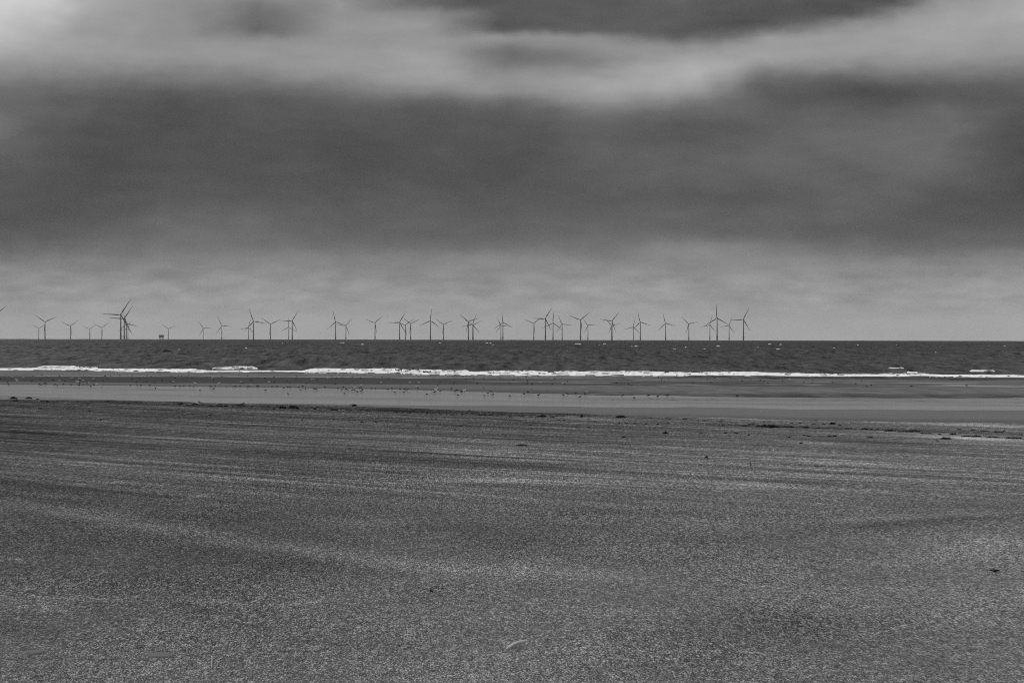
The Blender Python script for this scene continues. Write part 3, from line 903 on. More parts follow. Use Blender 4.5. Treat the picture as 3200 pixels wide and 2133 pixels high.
# hub x, hub y, blade angle, type, place words
TUR = [(-21, 988, 51, 'B', None), (121, 1025.8, -61, 'B', 'faint, furthest left whole turbine'), (140.8, 1005.4, -54.5, 'B', 'dark, second whole turbine from left'),
       (220.1, 1018.1, -66, 'B', 'alone, third whole turbine from left'), (280.2, 1027.5, -65, 'B', 'left of two touching blade tips'), (318.2, 1023.2, -65, 'B', 'right of two touching blade tips'),
       (377.4, 982.8, 32, 'B', 'tallest tower of crowded left cluster'), (388.4, 995.2, 33.5, 'B', 'second tower of crowded left cluster'), (395.2, 1010.5, -15, 'B', 'third tower of crowded left cluster'),
       (399.8, 1027, 20, 'B', 'faintest tower of crowded left cluster'), (526.4, 1027, -55, 'B', 'first right of the substation'), (634.9, 1025, -34, 'B', 'second right of the substation'),
       (693.2, 1017.3, -25, 'B', 'third right of the substation'), (776.5, 1022.7, 17, 'B', 'small, fourth right of the substation'), (792.1, 1003.4, -19, 'B', 'tall, fifth right of the substation'),
       (845.3, 1012.5, -55, 'B', 'alone, sixth right of the substation'), (902.1, 1021.9, 1, 'B', 'faint, seventh right of the substation'), (913.3, 1002.5, 32, 'A', 'tall, eighth right of the substation'),
       (1048.7, 1005.4, -12, 'A', 'tall, ninth right of the substation'), (1081, 1017.6, 40, 'B', 'short, tenth right of the substation'), (1172, 1008.3, 50, 'A', 'alone, eleventh right of the substation'),
       (1248.8, 1007.4, 30, 'B', 'left of the centre-left three towers'), (1267.1, 1015.9, 54, 'B', 'middle of the centre-left three towers'), (1283.6, 1010.5, -54, 'A', 'right of the centre-left three towers'),
       (1345.3, 1001.5, 6, 'A', 'tall, second left of central trio'), (1386.1, 1013.6, -54, 'A', 'short, first left of central trio'), (1464, 1004.5, -49, 'A', 'left tower of central overlapping trio'),
       (1477.4, 1013.6, 21, 'B', 'middle tower of central overlapping trio'), (1478.8, 1015.6, 62, 'A', 'right tower of central overlapping trio'), (1565.4, 1017, -23.5, 'A', 'short, first right of central trio'),
       (1571.7, 1007.4, -4.5, 'A', 'taller, second right of central trio'), (1668.3, 1010.2, 54, 'A', 'third right of central trio'), (1704.5, 995.5, 32, 'A', 'tall, fourth right of central trio'),
       (1728.3, 1009.1, 5, 'B', 'faint, fifth right of central trio'), (1756.7, 1012.5, -23.5, 'A', 'short, sixth right of central trio'), (1814.5, 999.4, 51.5, 'A', 'tall, seventh right of central trio'),
       (1837.4, 1015.9, -35, 'A', 'short, eighth right of central trio'), (1912.7, 1003.2, 40, 'A', 'taller of two exactly overlapping turbines'), (1911.4, 1017, -41, 'A', 'shorter of two exactly overlapping turbines'),
       (1979.3, 1021, 14, 'B', 'short, eighth from right end'), (2001.1, 1006.2, -13, 'A', 'seventh from right end'), (2080.2, 1009.6, -14, 'A', 'alone, sixth from right end'),
       (2152.7, 1012.2, -43.5, 'A', 'alone, fifth from right end'), (2218.5, 1014.8, 18, 'A', 'short, fourth from right end'), (2241.1, 993.8, -1.5, 'A', 'tallest near right end'),
       (2278.5, 1017, 22.5, 'A', 'short, second from right end'), (2323.6, 998.1, 28, 'A', 'last at the right end')]
HOURS = ['twelve', 'one', 'two', 'three', 'four', 'five', 'six', 'seven', 'eight', 'nine', 'ten', 'eleven']
for hx, hy, ang, ty, loc in TUR:
    T = TA if ty == 'A' else TB
    d = ray(hx, hy)
    hl = math.hypot(d[0], 1.0)
    te = d[2] / hl
    dist = RE * (-te + math.sqrt(te * te + 2 * (T['H'] - CAMZ) / RE))
    x, y = dist * d[0] / hl, dist / hl
    z = -dist * dist / (2 * RE)
    e = bpy.data.objects.new('wind_turbine', None)
    e.location = (x, y, z)
    yaw = math.radians(random.uniform(6, 14))
    e.rotation_euler = (0, 0, yaw)
    hs = sorted({round((ang + a) / 30.0) % 12 for a in (0, 120, 240)})
    if loc is None:
        lab = 'wind turbine cut off by the left picture edge, only one blade tip showing'
    else:
        lab = 'wind turbine, blades at %s, %s and %s o\'clock, %s' % (HOURS[hs[0]], HOURS[hs[1]], HOURS[hs[2]], loc)
    tag(e, lab, 'wind turbine', 'offshore wind turbines along the horizon')
    e.empty_display_size = 5
    link(e)
    for nm in ('tower', 'foundation', 'nacelle'):
        o = link(bpy.data.objects.new(nm, T[nm]), e)
        if nm == 'foundation':
            link(bpy.data.objects.new('platform', T['platform']), o)
    hb = link(bpy.data.objects.new('hub', T['hub']), e)
    hb.location = (0, 3.6 * T['k'], T['H'])
    for a in (0, 120, 240):
        bl = link(bpy.data.objects.new('blade', T['blade']), e)
        bl.location = (0, 5.0 * T['k'], T['H'])
        bl.rotation_euler = (0, math.radians(ang + a) , 0)

# ------------------------------------------------------------------ offshore substation
x, y, _ = to_sea(504.5, 1059.0)
d = ray(504.5, 1059.0)
y = 12000.0
x = d[0] * y
sub = bpy.data.objects.new('offshore_substation', None)
sub.scale = (0.92, 0.92, 0.88)
sub.location = (x, y, -(x * x + y * y) / (2 * RE))
tag(sub, 'dark boxy offshore substation platform on legs, left on the horizon', 'substation')
link(sub)
bm = bmesh.new()
box(bm, (0, 0, 13.6), (25, 20, 6.0), 0.3)
box(bm, (0, 0, 20.0), (28, 22, 6.4), 0.3)
box(bm, (-7, 0, 24.4), (12, 18, 2.4), 0.2)
box(bm, (6.5, 0, 24.8), (11, 14, 3.2), 0.2)
link(bpy.data.objects.new('deck_module', bm_mesh('deck_module', bm, M_STEEL, False)), sub)
for sxn, syn in ((-1, -1), (1, -1), (-1, 1), (1, 1)):
    bm = bmesh.new()
    tube(bm, [(sxn * 11, syn * 9, -30), (sxn * 9, syn * 8, 10.6)], 0.9, 10)
    link(bpy.data.objects.new('leg', bm_mesh('leg', bm, M_FOUND)), sub)
bm = bmesh.new()
for s in (-1, 1):
    tube(bm, [(-10, s * 8.4, 0), (9.2, s * 8.1, 10.3)], 0.45, 8)
    tube(bm, [(10, s * 8.4, 0), (-9.2, s * 8.1, 10.3)], 0.45, 8)
    tube(bm, [(-9.6, s * 8.3, 4), (9.6, s * 8.3, 4)], 0.4, 8)
link(bpy.data.objects.new('leg_bracing', bm_mesh('leg_bracing', bm, M_FOUND)), sub)
bm = bmesh.new()
tube(bm, [(-11, 2, 23), (-11, 2, 29)], 0.6, 8)
tube(bm, [(-11, 2, 28.5), (-3, 2, 27)], 0.35, 8)
link(bpy.data.objects.new('crane', bm_mesh('crane', bm, M_STEEL)), sub)
bm = bmesh.new()
tube(bm, [(1.0, 0, 26), (1.0, 0, 31)], 0.3, 8)
link(bpy.data.objects.new('mast', bm_mesh('mast', bm, M_STEEL)), sub)


# ------------------------------------------------------------------ places told by what stands above them
LAND = [(100, 'at the left picture edge'), (180, 'below the leftmost turbine pair'), (340, 'below the small hazy turbines'), (450, 'below the crowded left cluster'),
        (600, 'below the substation'), (740, 'below two turbines past substation'), (870, 'below first pair past substation'), (990, 'below second pair past substation'),
        (1120, 'below third pair past substation'), (1220, 'below the lone left-centre turbine'), (1320, 'below the centre-left three towers'), (1430, 'below the pair left-of-centre'),
        (1530, 'below the central overlapping trio'), (1640, 'below the pair right-of-centre'), (1790, 'below the right-centre four turbines'), (1870, 'below the big-and-small pair'),
        (1960, 'below the exactly overlapping turbines'), (2060, 'below the right-hand close pair'), (2180, 'below two lone right turbines'), (2360, 'below the last four turbines'),
        (2600, 'just past the last turbine'), (2900, 'between last turbine and edge'), (3300, 'near the right picture edge')]
ORD = ['', 'first', 'second', 'third', 'fourth', 'fifth', 'sixth', 'seventh', 'eighth', 'ninth', 'tenth', 'eleventh', 'twelfth']


def landmark(px):
    for k, (x1, nm) in enumerate(LAND):
        if px < x1:
            return nm
    return LAND[-1][1]


def give_labels(items):
    """items: (object, head words, px). The same head words below the same landmark are told apart by their order from the left."""
    cells = {}
    for o, head, px in items:
        cells.setdefault((head, landmark(px)), []).append((px, o))
    for (head, lm), lst in cells.items():
        lst.sort(key=lambda q: q[0])
        n = len(lst)
        for k, (_, o) in enumerate(lst):
            if n == 1:
                o['label'] = '%s, %s' % (head, lm)
            else:
                w_ = ('left' if k == 0 else 'right') + ' of two' if n == 2 else ('leftmost' if k == 0 else 'rightmost' if k == n - 1 else ORD[min(k + 1, 12)] + ' from left')
                o['label'] = '%s %s, %s' % (head, lm, w_)


# ------------------------------------------------------------------ birds
def bird_mesh(name, pose, gull):
    """one continuous bird, standing at the origin, facing +X, legs down to z=0; about 0.42 m long"""
    bm = bmesh.new()
    body = M_GULL if gull else M_WADER
    L = 0.23 if gull else 0.21
    hz = 0.24 if gull else 0.21
    tilt = {'stand': 0.12, 'feed': -0.28, 'rest': 0.05, 'alert': 0.3}[pose]

    def P(a, b):
        return (a * math.cos(tilt) - b * math.sin(tilt), 0, hz + a * math.sin(tilt) + b * math.cos(tilt))
    sp = [P(-L * 1.15, 0.0), P(-L * 0.85, 0.0), P(-L * 0.45, 0.005), P(0, 0.0), P(L * 0.4, 0.01), P(L * 0.62, 0.03)]
    rd = [0.012, 0.036, 0.075, 0.092, 0.072, 0.048]
    if pose == 'feed':
        hx, hz_ = L * 0.98, hz - 0.11
        sp += [(L * 0.82, 0, hz - 0.06), (hx, 0, hz_), (hx + 0.04, 0, hz_ - 0.035)]
        bill = [(hx + 0.03, 0, hz_ - 0.03), (hx + 0.075, 0, 0.01)]
    elif pose == 'rest':
        sp += [(L * 0.66, 0, hz + 0.085), (L * 0.70, 0, hz + 0.115), (L * 0.78, 0, hz + 0.12)]
        bill = [(L * 0.74, 0, hz + 0.115), (L * 0.74 + 0.05, 0, hz + 0.10)]
    else:
        up = 0.16 if pose == 'alert' else 0.125
        sp += [(L * 0.72, 0, hz + up * 0.7), (L * 0.78, 0, hz + up), (L * 0.93, 0, hz + up + 0.005)]
        bill = [(L * 0.88, 0, hz + up), (L * 0.88 + (0.055 if gull else 0.085), 0, hz + up - 0.02)]
    rd += [0.034, 0.042, 0.02]
    rings = []
    n = 10
    pts = [Vector(p) for p in sp]
    for i, p in enumerate(pts):
        dd = (pts[min(i + 1, len(pts) - 1)] - pts[max(i - 1, 0)]).normalized()
        u = Vector((0, 1, 0))
        v = dd.cross(u).normalized() * -1
        wv_ = 0.92 if i < 5 else 1.0
        rings.append([p + u * rd[i] * wv_ * math.cos(2 * math.pi * k / n) + v * rd[i] * math.sin(2 * math.pi * k / n) for k in range(n)])
    loft(bm, rings)
    if gull:
        # folded grey wings along the back are the darker faces of the same body
        for f in bm.faces:
            c = f.calc_center_median()
            if c.x < L * 0.45 and c.z > hz + 0.03:
                f.material_index = 1
    tube(bm, bill, [0.011, 0.004], 6, 1.0, 2)
    for s in (-1, 1):
        tube(bm, [(0.02, s * 0.03, hz - 0.06), (0.0, s * 0.032, hz * 0.45), (0.015, s * 0.032, 0.01)], [0.013, 0.008, 0.007], 6, 1.0, 2)
        tube(bm, [(-0.01, s * 0.032, 0.008), (0.06, s * 0.036, 0.005)], [0.008, 0.014], 6, 0.4, 2)
    return bm_mesh(name, bm, [body, M_GULLB if gull else M_WADER, M_BILL])


BW = {p: bird_mesh('wading_bird', p, False) for p in ('stand', 'feed', 'rest', 'alert')}
BG = {p: bird_mesh('gull', p, True) for p in ('stand', 'rest', 'alert')}
BIRDS = {
    0: ([(47, 110), (217, 138), (300, 185), (315, 218), (430, 158), (837, 102), (1203, 92), (1270, 90), (1093, 210), (1325, 158), (1465, 178), (1412, 232), (1430, 230), (1528, 213), (1720, 180), (1632, 248), (1782, 275), (1863, 322)],
        [(5, 175), (210, 165), (145, 225), (157, 270), (607, 110), (770, 102), (1095, 117), (1535, 102), (1930, 118), (2038, 113), (2197, 103), (587, 207), (737, 178), (972, 187), (1190, 203), (1350, 177), (1473, 188), (1740, 198), (1893, 205), (1968, 160), (720, 268), (755, 285), (808, 258), (842, 255), (1002, 278), (1055, 292), (1170, 262), (1303, 278), (1458, 288), (1465, 250), (1520, 270), (1600, 258), (1668, 308), (1725, 275)]),
    400: ([(838, 230), (1230, 262), (1550, 158), (1797, 122), (1663, 92), (2082, 235), (1670, 270), (2272, 293)],
          [(75, 110), (80, 168), (215, 155), (352, 112), (427, 125), (500, 108), (155, 220), (345, 220), (483, 240), (290, 235), (45, 283), (172, 275), (237, 290), (398, 287), (507, 340), (622, 192), (777, 215), (802, 122), (858, 152), (930, 105), (982, 110), (1085, 125), (1115, 98), (1180, 148), (1442, 130), (1517, 127), (1575, 195), (1728, 128), (2037, 102), (2197, 112), (2263, 187), (868, 305), (953, 308), (1028, 300), (1138, 290), (1197, 312), (1513, 298), (1543, 312), (1578, 355), (1600, 292), (1328, 382), (1808, 312), (1940, 310), (1978, 302), (2060, 310), (2197, 312), (2222, 302), (2100, 245)]),
    800: ([(238, 243), (155, 288), (913, 98), (958, 148), (1328, 165), (1665, 155), (2245, 92), (2297, 242), (963, 318), (1820, 335), (1930, 302), (1038, 190)],
          [(40, 140), (162, 152), (330, 130), (338, 230), (573, 200), (618, 240), (735, 157), (745, 118), (930, 243), (1130, 185), (1343, 143), (1395, 122), (1478, 157), (1580, 143), (1773, 128), (1922, 148), (2320, 130), (1460, 257), (22, 305), (45, 300), (297, 310), (388, 303), (512, 340), (580, 317), (630, 317), (790, 313), (860, 310), (1265, 318), (1503, 340), (1573, 370), (1607, 323), (1658, 365), (1692, 380), (1767, 380), (1805, 375), (1900, 335), (1935, 320), (1862, 412), (1935, 390), (1957, 375), (2115, 342), (2197, 352), (180, 375), (590, 445), (820, 380), (908, 358), (1068, 358), (1112, 365), (1630, 440)]),
    1200: ([(1143, 155), (475, 245), (637, 245), (612, 322), (965, 365), (948, 385), (868, 425), (1475, 403)],
           [(83, 152), (910, 142), (1507, 172), (1648, 148), (1833, 162), (2097, 140), (2140, 148), (1030, 228), (1287, 240), (1718, 255), (2300, 235), (2323, 255), (987, 275), (1238, 343), (1830, 330), (620, 340), (75, 355), (147, 350), (293, 365), (380, 365), (432, 370), (362, 410), (202, 418), (900, 375), (930, 415), (1030, 393), (1305, 405), (1335, 385), (1415, 415), (1437, 402), (787, 455), (1358, 468), (1910, 435), (1968, 405), (1845, 480), (2005, 465), (2310, 483)]),
    1600: ([(730, 178), (1258, 170), (525, 245), (940, 258), (1955, 165), (2330, 165), (1370, 415), (2255, 510)],
           [(262, 130), (112, 162), (25, 188), (280, 207), (283, 255), (370, 263), (743, 265), (958, 257), (1020, 212), (1918, 243), (2143, 265), (2200, 280), (293, 415), (222, 455), (487, 470), (940, 470), (1013, 442), (1175, 432), (1338, 452), (1250, 507), (2037, 475), (785, 162), (2240, 520)]),
    2000: ([(58, 148), (445, 210), (1443, 178)],
           [(338, 130), (412, 147), (395, 190), (532, 180), (1238, 160), (1372, 157), (1660, 142), (1300, 237), (968, 245), (1878, 210), (2027, 177), (2217, 192), (2285, 210), (2350, 243), (160, 478), (325, 500), (490, 480), (515, 468), (1785, 487)]),
    2400: ([(400, 185)], [(268, 205), (828, 195), (657, 232), (810, 240), (1185, 232), (1612, 258), (1715, 210), (1812, 297), (1900, 283)]),
    2800: ([], [(288, 303), (1297, 292)])}
items = []
for x0, (ws, ds) in BIRDS.items():
    for lst, gull in ((ws, True), (ds, False)):
        for cx, cy in lst:
            px, py = x0 + cx / 5.8825, 1155 + cy / 5.8825
            x, y, z = to_ground(px, py + 2.6)
            pose = random.choice(['stand', 'stand', 'rest', 'alert'] if gull else ['stand', 'feed', 'feed', 'rest', 'stand'])
            o = bpy.data.objects.new('gull' if gull else 'wading_bird', (BG if gull else BW)[pose])
            o.location = (x, y, z - 0.004)
            s = random.uniform(0.52, 0.70) * (1.4 if gull else 1.0)
            o.scale = (s, s, s)
            o.rotation_euler = (0, 0, random.choice([0, math.pi]) + random.uniform(-0.8, 0.8))
            b1, b2, b3 = (float(np.interp(px, BX, b)) for b in (B1, B2, B3))
            zone = 'in foam wash' if py < b1 else 'on dark wet strip' if py < b2 else 'on grey strip' if py < b3 else 'on shining sand'
            tag(o, None, 'bird', 'gulls on the wet shore' if gull else 'wading birds on the wet shore')
            link(o)
            items.append((o, ('white gull ' if gull else 'dark wading bird ') + zone, px))
give_labels(items)


# ------------------------------------------------------------------ seaweed along the tide line
def weed_mesh(w_, h_, seed):
    r = np.random.default_rng(seed)
    bm = bmesh.new()
    dep = min(0.55 * w_, 0.35 + 1.2 * h_) * 0.9
    nx, ny = (26, 8) if w_ > 0.6 else (14, 7)
    u, v = np.meshgrid(np.linspace(-1, 1, nx), np.linspace(-1, 1, ny))
    wob = 0.25 * fbm(u * 2.2 + seed * 1.7, v * 1.3, seed, 3)
    rad = np.clip(1 - np.abs(u) ** 2.6, 0, 1)
    env = rad ** 0.5 * np.clip(1 - (v + wob * 0.6) ** 2, 0, 1) ** 0.6
    lump = np.clip(0.85 + 0.6 * fbm(u * w_ / max(h_, 0.04) * 0.55 + seed, v * 1.6, seed + 5, 3), 0.2, 1.3)
    z = env * h_ * lump - 0.006
    x = u * w_ / 2 + 0.06 * w_ * fbm(u * 3, v * 3 + seed, seed + 8, 2) * (1 - u * u)
    y = v * dep / 2 * (0.5 + 0.5 * rad)
    vs = [[bm.verts.new((x[i, j], y[i, j], z[i, j])) for j in range(nx)] for i in range(ny)]
    for i in range(ny - 1):
        for j in range(nx - 1):
            bm.faces.new((vs[i][j], vs[i][j + 1], vs[i + 1][j + 1], vs[i + 1][j]))
    nf = int(3 + min(w_, 2.0) * 9)
    for k in range(nf):
        a = r.uniform(0, 2 * math.pi)
        px_, py_ = r.uniform(-0.48, 0.48) * w_, r.uniform(-0.4, 0.4) * dep
        ln = r.uniform(0.5, 1.5) * (h_ + 0.06)
        pts = []
        for q in range(5):
            f = q / 4
            pts.append((px_ + math.cos(a) * ln * f, py_ + math.sin(a) * ln * f * 0.6, max(0.004, h_ * 0.55 * (1 - abs(px_) / w_ * 1.6) * (1 - f) + h_ * 0.75 * r.uniform(0.2, 1) * math.sin(f * 2.6))))
        tube(bm, pts, [0.012, 0.02, 0.024, 0.018, 0.006], 5, 0.35)
    return bm_mesh('seaweed', bm, M_WEED, True)


WEED = {
    (0, 1230): [(250, 95, 130, 32), (528, 90, 110, 26), (282, 140, 90, 24), (685, 105, 40, 16), (775, 146, 80, 22), (865, 150, 90, 20), (1000, 155, 150, 12), (1600, 182, 80, 14), (1972, 165, 50, 18), (1995, 138, 45, 12), (1640, 325, 28, 18), (1848, 495, 45, 16)],
    (400, 1230): [(138, 157, 40, 12), (950, 198, 95, 30), (1012, 202, 30, 16), (1262, 195, 70, 24), (1208, 195, 35, 16), (1307, 152, 40, 14), (1383, 217, 35, 16), (1530, 230, 140, 20), (1660, 232, 150, 24), (1795, 234, 60, 22), (1687, 197, 65, 18), (2060, 218, 150, 22), (2060, 240, 130, 18), (1925, 238, 45, 12), (522, 200, 14, 10)],
    (800, 1250): [(490, 155, 120, 48), (660, 152, 230, 48), (325, 165, 40, 22), (215, 108, 35, 14), (925, 162, 55, 14), (1085, 175, 70, 28), (1430, 185, 140, 28), (1150, 182, 30, 10), (1715, 195, 150, 16), (1918, 197, 80, 12), (2060, 208, 130, 12), (2207, 215, 35, 8), (2257, 215, 18, 12), (1803, 110, 80, 34), (1855, 140, 45, 14), (615, 328, 40, 8), (845, 375, 45, 12), (1425, 350, 30, 8), (1693, 402, 20, 10), (1942, 405, 60, 12), (2205, 415, 35, 12), (780, 170, 60, 10)],
    (1200, 1260): [(30, 155, 40, 10), (180, 160, 25, 16), (245, 162, 70, 18), (335, 170, 40, 8), (790, 190, 45, 16), (1025, 195, 16, 16), (1140, 195, 25, 10), (380, 217, 30, 10), (470, 178, 50, 10), (870, 210, 20, 8), (1265, 215, 90, 8), (1805, 218, 160, 22), (1960, 222, 80, 18), (2190, 210, 60, 14), (2150, 228, 140, 8), (2335, 230, 50, 10), (2068, 242, 12, 16), (2302, 265, 15, 28), (870, 288, 20, 8), (940, 290, 18, 10), (615, 416, 60, 10), (1300, 490, 25, 8), (1620, 185, 30, 12), (1530, 185, 30, 12), (1570, 132, 40, 8), (1440, 208, 40, 8)],
    (1600, 1270): [(175, 185, 150, 16), (340, 190, 70, 14), (550, 188, 160, 36), (400, 165, 35, 14), (820, 178, 60, 14), (920, 182, 120, 10), (1280, 195, 55, 40), (2000, 207, 180, 38), (335, 348, 45, 18), (1975, 308, 35, 20), (1500, 278, 140, 10), (960, 255, 40, 10), (855, 250, 35, 8), (1395, 235, 20, 10), (2100, 306, 60, 8), (2270, 320, 70, 8), (2060, 568, 85, 18), (1410, 388, 12, 10), (740, 195, 70, 10)],
    (2000, 1280): [(200, 160, 100, 10), (310, 165, 120, 14), (510, 165, 120, 12), (830, 178, 90, 10), (945, 185, 50, 10), (1165, 205, 50, 10), (1500, 205, 90, 12), (105, 268, 30, 12), (335, 268, 45, 14), (530, 255, 25, 8), (2055, 270, 130, 12), (2250, 318, 210, 48), (1930, 305, 170, 14), (1520, 298, 90, 8), (1120, 442, 65, 14), (1790, 440, 45, 8), (2005, 468, 40, 10), (2280, 232, 25, 10), (1650, 482, 40, 10), (1580, 437, 80, 6)],
    (2400, 1290): [(70, 268, 240, 48), (340, 268, 270, 26), (690, 275, 100, 26), (925, 280, 110, 14), (1195, 210, 110, 34), (1325, 232, 70, 16), (1485, 290, 155, 14), (1770, 303, 120, 26), (1900, 303, 50, 10), (2030, 310, 50, 16), (2250, 335, 200, 30), (665, 415, 80, 12), (745, 430, 60, 12), (1150, 438, 130, 20), (1245, 428, 90, 12), (1890, 458, 100, 20), (395, 450, 45, 10), (605, 563, 40, 10), (450, 195, 40, 8), (600, 193, 50, 8), (850, 207, 70, 8), (1025, 208, 70, 8), (880, 140, 35, 6)],
    (2800, 1300): [(90, 290, 130, 20), (290, 290, 280, 32), (600, 325, 170, 20), (480, 318, 60, 14), (810, 337, 60, 10), (1060, 340, 110, 22), (1300, 375, 170, 20), (1480, 380, 170, 30), (1730, 390, 70, 18), (1820, 392, 130, 8), (2180, 412, 270, 28), (925, 422, 200, 36), (835, 420, 40, 12), (780, 457, 20, 10), (1170, 250, 90, 16), (1420, 262, 100, 10), (1620, 285, 180, 18), (1890, 295, 180, 14), (2000, 275, 40, 14), (2300, 348, 70, 10)]}
items = []
k = 0
WLX = [0, 600, 900, 1280, 1640, 1920, 2400, 2800, 3200]
WLY = [1252, 1270, 1280, 1290, 1306, 1318, 1338, 1352, 1376]
for (x0, y0), lst in WEED.items():
    for cx, cy, ww, hh in lst:
        px, py = x0 + cx / 5.8825, y0 + cy / 5.8825
        x, y, z = to_ground(px, py)
        s = y / FPX / 5.8825
        w_, h_ = ww * s * 1.12, max(hh * s * 1.15, 0.05)
        o = bpy.data.objects.new('seaweed_clump', weed_mesh(w_, h_, 1000 + k))
        o.location = (x, y + 0.1, z)
        o.rotation_euler = (0, 0, random.uniform(-0.12, 0.12))
        big = 'large black seaweed heap' if hh >= 30 else 'long black seaweed strand' if ww >= 100 else 'small black seaweed scrap' if ww < 45 else 'black seaweed clump'
        zone = 'on open sand' if py > np.interp(px, WLX, WLY) + 4 else 'on tide line'
        tag(o, None, 'seaweed', 'seaweed washed up along the tide line')
        link(o)
        items.append((o, big + ' ' + zone, px))
        k += 1
give_labels(items)


# ------------------------------------------------------------------ shells
def shell_mesh():
    bm = bmesh.new()
    n, m = 16, 6
    top, bot = [], []
    for lay, off_ in ((top, 0.0), (bot, -0.06)):
        for i in range(m + 1):
            f = i / m
            ring = []
            for j in range(n + 1):
                a = math.pi * (0.08 + 0.84 * j / n)
                rr = f * (1 + 0.05 * math.cos(j * math.pi))
                ring.append(bm.verts.new((math.cos(a) * rr * 0.95, math.sin(a) * rr - 0.5, 0.45 * (1 - f * f) * (0.55 + 0.45 * math.sin(a)) + 0.06 + off_)))
            lay.append(ring)
    for lay in (top, bot):
        for i in range(m):
            for j in range(n):
                bm.faces.new((lay[i][j], lay[i][j + 1], lay[i + 1][j + 1], lay[i + 1][j]))
    for j in range(n):
        bm.faces.new((top[m][j], top[m][j + 1], bot[m][j + 1], bot[m][j]))
    bmesh.ops.remove_doubles(bm, verts=bm.verts, dist=0.0005)
    return bm_mesh('shell', bm, M_SHELL)


SHM = shell_mesh()
SHELLS = {
    (400, 1230): [(808, 180), (375, 170), (2247, 210), (2318, 245), (2340, 180)],
    (800, 1250): [(765, 85), (1932, 110), (1528, 172), (2092, 170), (903, 410), (1522, 420)],
    (1200, 1260): [(862, 105), (125, 380), (712, 388), (1773, 178), (1380, 200), (658, 160)],
    (1600, 1270): [(485, 148), (1697, 155), (1305, 242), (2262, 235), (2000, 272), (385, 232)],
    (2000, 1280): [(918, 258), (967, 268), (232, 265), (1162, 178), (1190, 258), (1400, 272), (1485, 270), (1730, 268), (1815, 248), (1790, 200), (1948, 255), (2218, 20), (605, 440)],
    (2400, 1290): [(67, 235), (118, 228), (160, 180), (372, 187), (562, 268), (760, 208), (848, 210), (922, 230), (828, 265), (1347, 202), (1290, 152), (1622, 228), (1690, 225), (1778, 222), (1655, 290), (698, 317), (378, 322), (1078, 313), (565, 132), (760, 620)],
    (2800, 1300): [(300, 165), (540, 155), (435, 187), (450, 207), (578, 235), (305, 230), (757, 255), (210, 283), (815, 322), (1195, 317), (2137, 338), (2178, 220), (1748, 190), (1092, 540), (2338, 400)]}
items = []
for (x0, y0), lst in SHELLS.items():
    for cx, cy in lst:
        px, py = x0 + cx / 5.8825, y0 + cy / 5.8825
        x, y, z = to_ground(px, py + 0.8)
        o = bpy.data.objects.new('white_shell', SHM)
        s = random.uniform(0.026, 0.042) * y / 120
        o.scale = (s, s, s * 1.2)
        o.location = (x, y, z + s * 0.1)
        o.rotation_euler = (random.uniform(0.3, 0.9), 0, random.uniform(-0.8, 0.8))
        tag(o, None, 'shell', 'white shells strewn along the tide line')
        link(o)
        items.append((o, 'white shell on sand', px))
give_labels(items)


# ------------------------------------------------------------------ single finds on the sand
def stick(name, pts, radii, mat, label, cat, lift=0.012, flat=1.0, group=None, n=8):
    """pts in photograph pixels, laid on the sand; an optional third value lifts the point (m)"""
    w3 = []
    for p in pts:
        x, y, z = to_ground(p[0], p[1])
        w3.append((x, y, z + lift + (p[2] if len(p) > 2 else 0)))
    o0 = Vector(w3[0])
    bm = bmesh.new()
    tube(bm, [Vector(q) - o0 for q in w3], radii, n, flat)
    o = bpy.data.objects.new(name, bm_mesh(name, bm, mat))
    o.location = o0
    tag(o, label, cat, group)
    return link(o)


# razor shell: an open curved half tube with thickness, tilted so that its hollow side faces the camera
def razor():
    pa, pb = (1581, 2037), (1647, 2010)
    N, Mm = 26, 9
    bm = bmesh.new()
    pts = []
    for i in range(N):
        f = i / (N - 1)
        px = pa[0] + (pb[0] - pa[0]) * f
        py = pa[1] + (pb[1] - pa[1]) * f - 3.2 * math.sin(f * math.pi) * (1 - 0.3 * f)
        x, y, z = to_ground(px, py + 1.5)
        pts.append(Vector((x, y, z + 0.010 * math.sin(f * math.pi))))
    o0 = pts[0].copy()
    wv_ = 0.0125
    outer, inner_ = [], []
    for i, p in enumerate(pts):
        f = i / (N - 1)
        dd = (pts[min(i + 1, N - 1)] - pts[max(i - 1, 0)])
        dd.z = 0
        dd.normalize()
        sd = Vector((-dd.y, dd.x, 0))
        ww = wv_ * (0.35 + 0.65 * min(1, f * 5 + 0.0)) * (1.0 if f < 0.97 else 0.9)
        for lay, k in ((outer, 1.0), (inner_, 0.84)):
            ring = []
            for j in range(Mm):
                a = math.pi * (j / (Mm - 1)) * 1.02
                lat = math.cos(a) * ww * k
                hh = math.sin(a) * ww * 0.62 * k
                # rolled over towards the camera
                t_ = 0.5
                y2 = lat * math.cos(t_) - hh * math.sin(t_)
                z2 = lat * math.sin(t_) + hh * math.cos(t_)
                ring.append(bm.verts.new(p - o0 + sd * y2 + Vector((0, 0, z2 + 0.012))))
            lay.append(ring)
    for lay in (outer, inner_):
        for i in range(N - 1):
            for j in range(Mm - 1):
                bm.faces.new((lay[i][j], lay[i][j + 1], lay[i + 1][j + 1], lay[i + 1][j]))
    for i in range(N - 1):
        for j in (0, Mm - 1):
            bm.faces.new((outer[i][j], outer[i + 1][j], inner_[i + 1][j], inner_[i][j]))
    for i in (0, N - 1):
        for j in range(Mm - 1):
            bm.faces.new((outer[i][j], outer[i][j + 1], inner_[i][j + 1], inner_[i][j]))
    o = bpy.data.objects.new('razor_shell', bm_mesh('razor_shell', bm, M_RAZOR))
    o.location = o0 + Vector((0, 0, 0.016))
    tag(o, 'long curved pale razor shell lying on coarse sand at the bottom middle', 'shell')
    link(o)


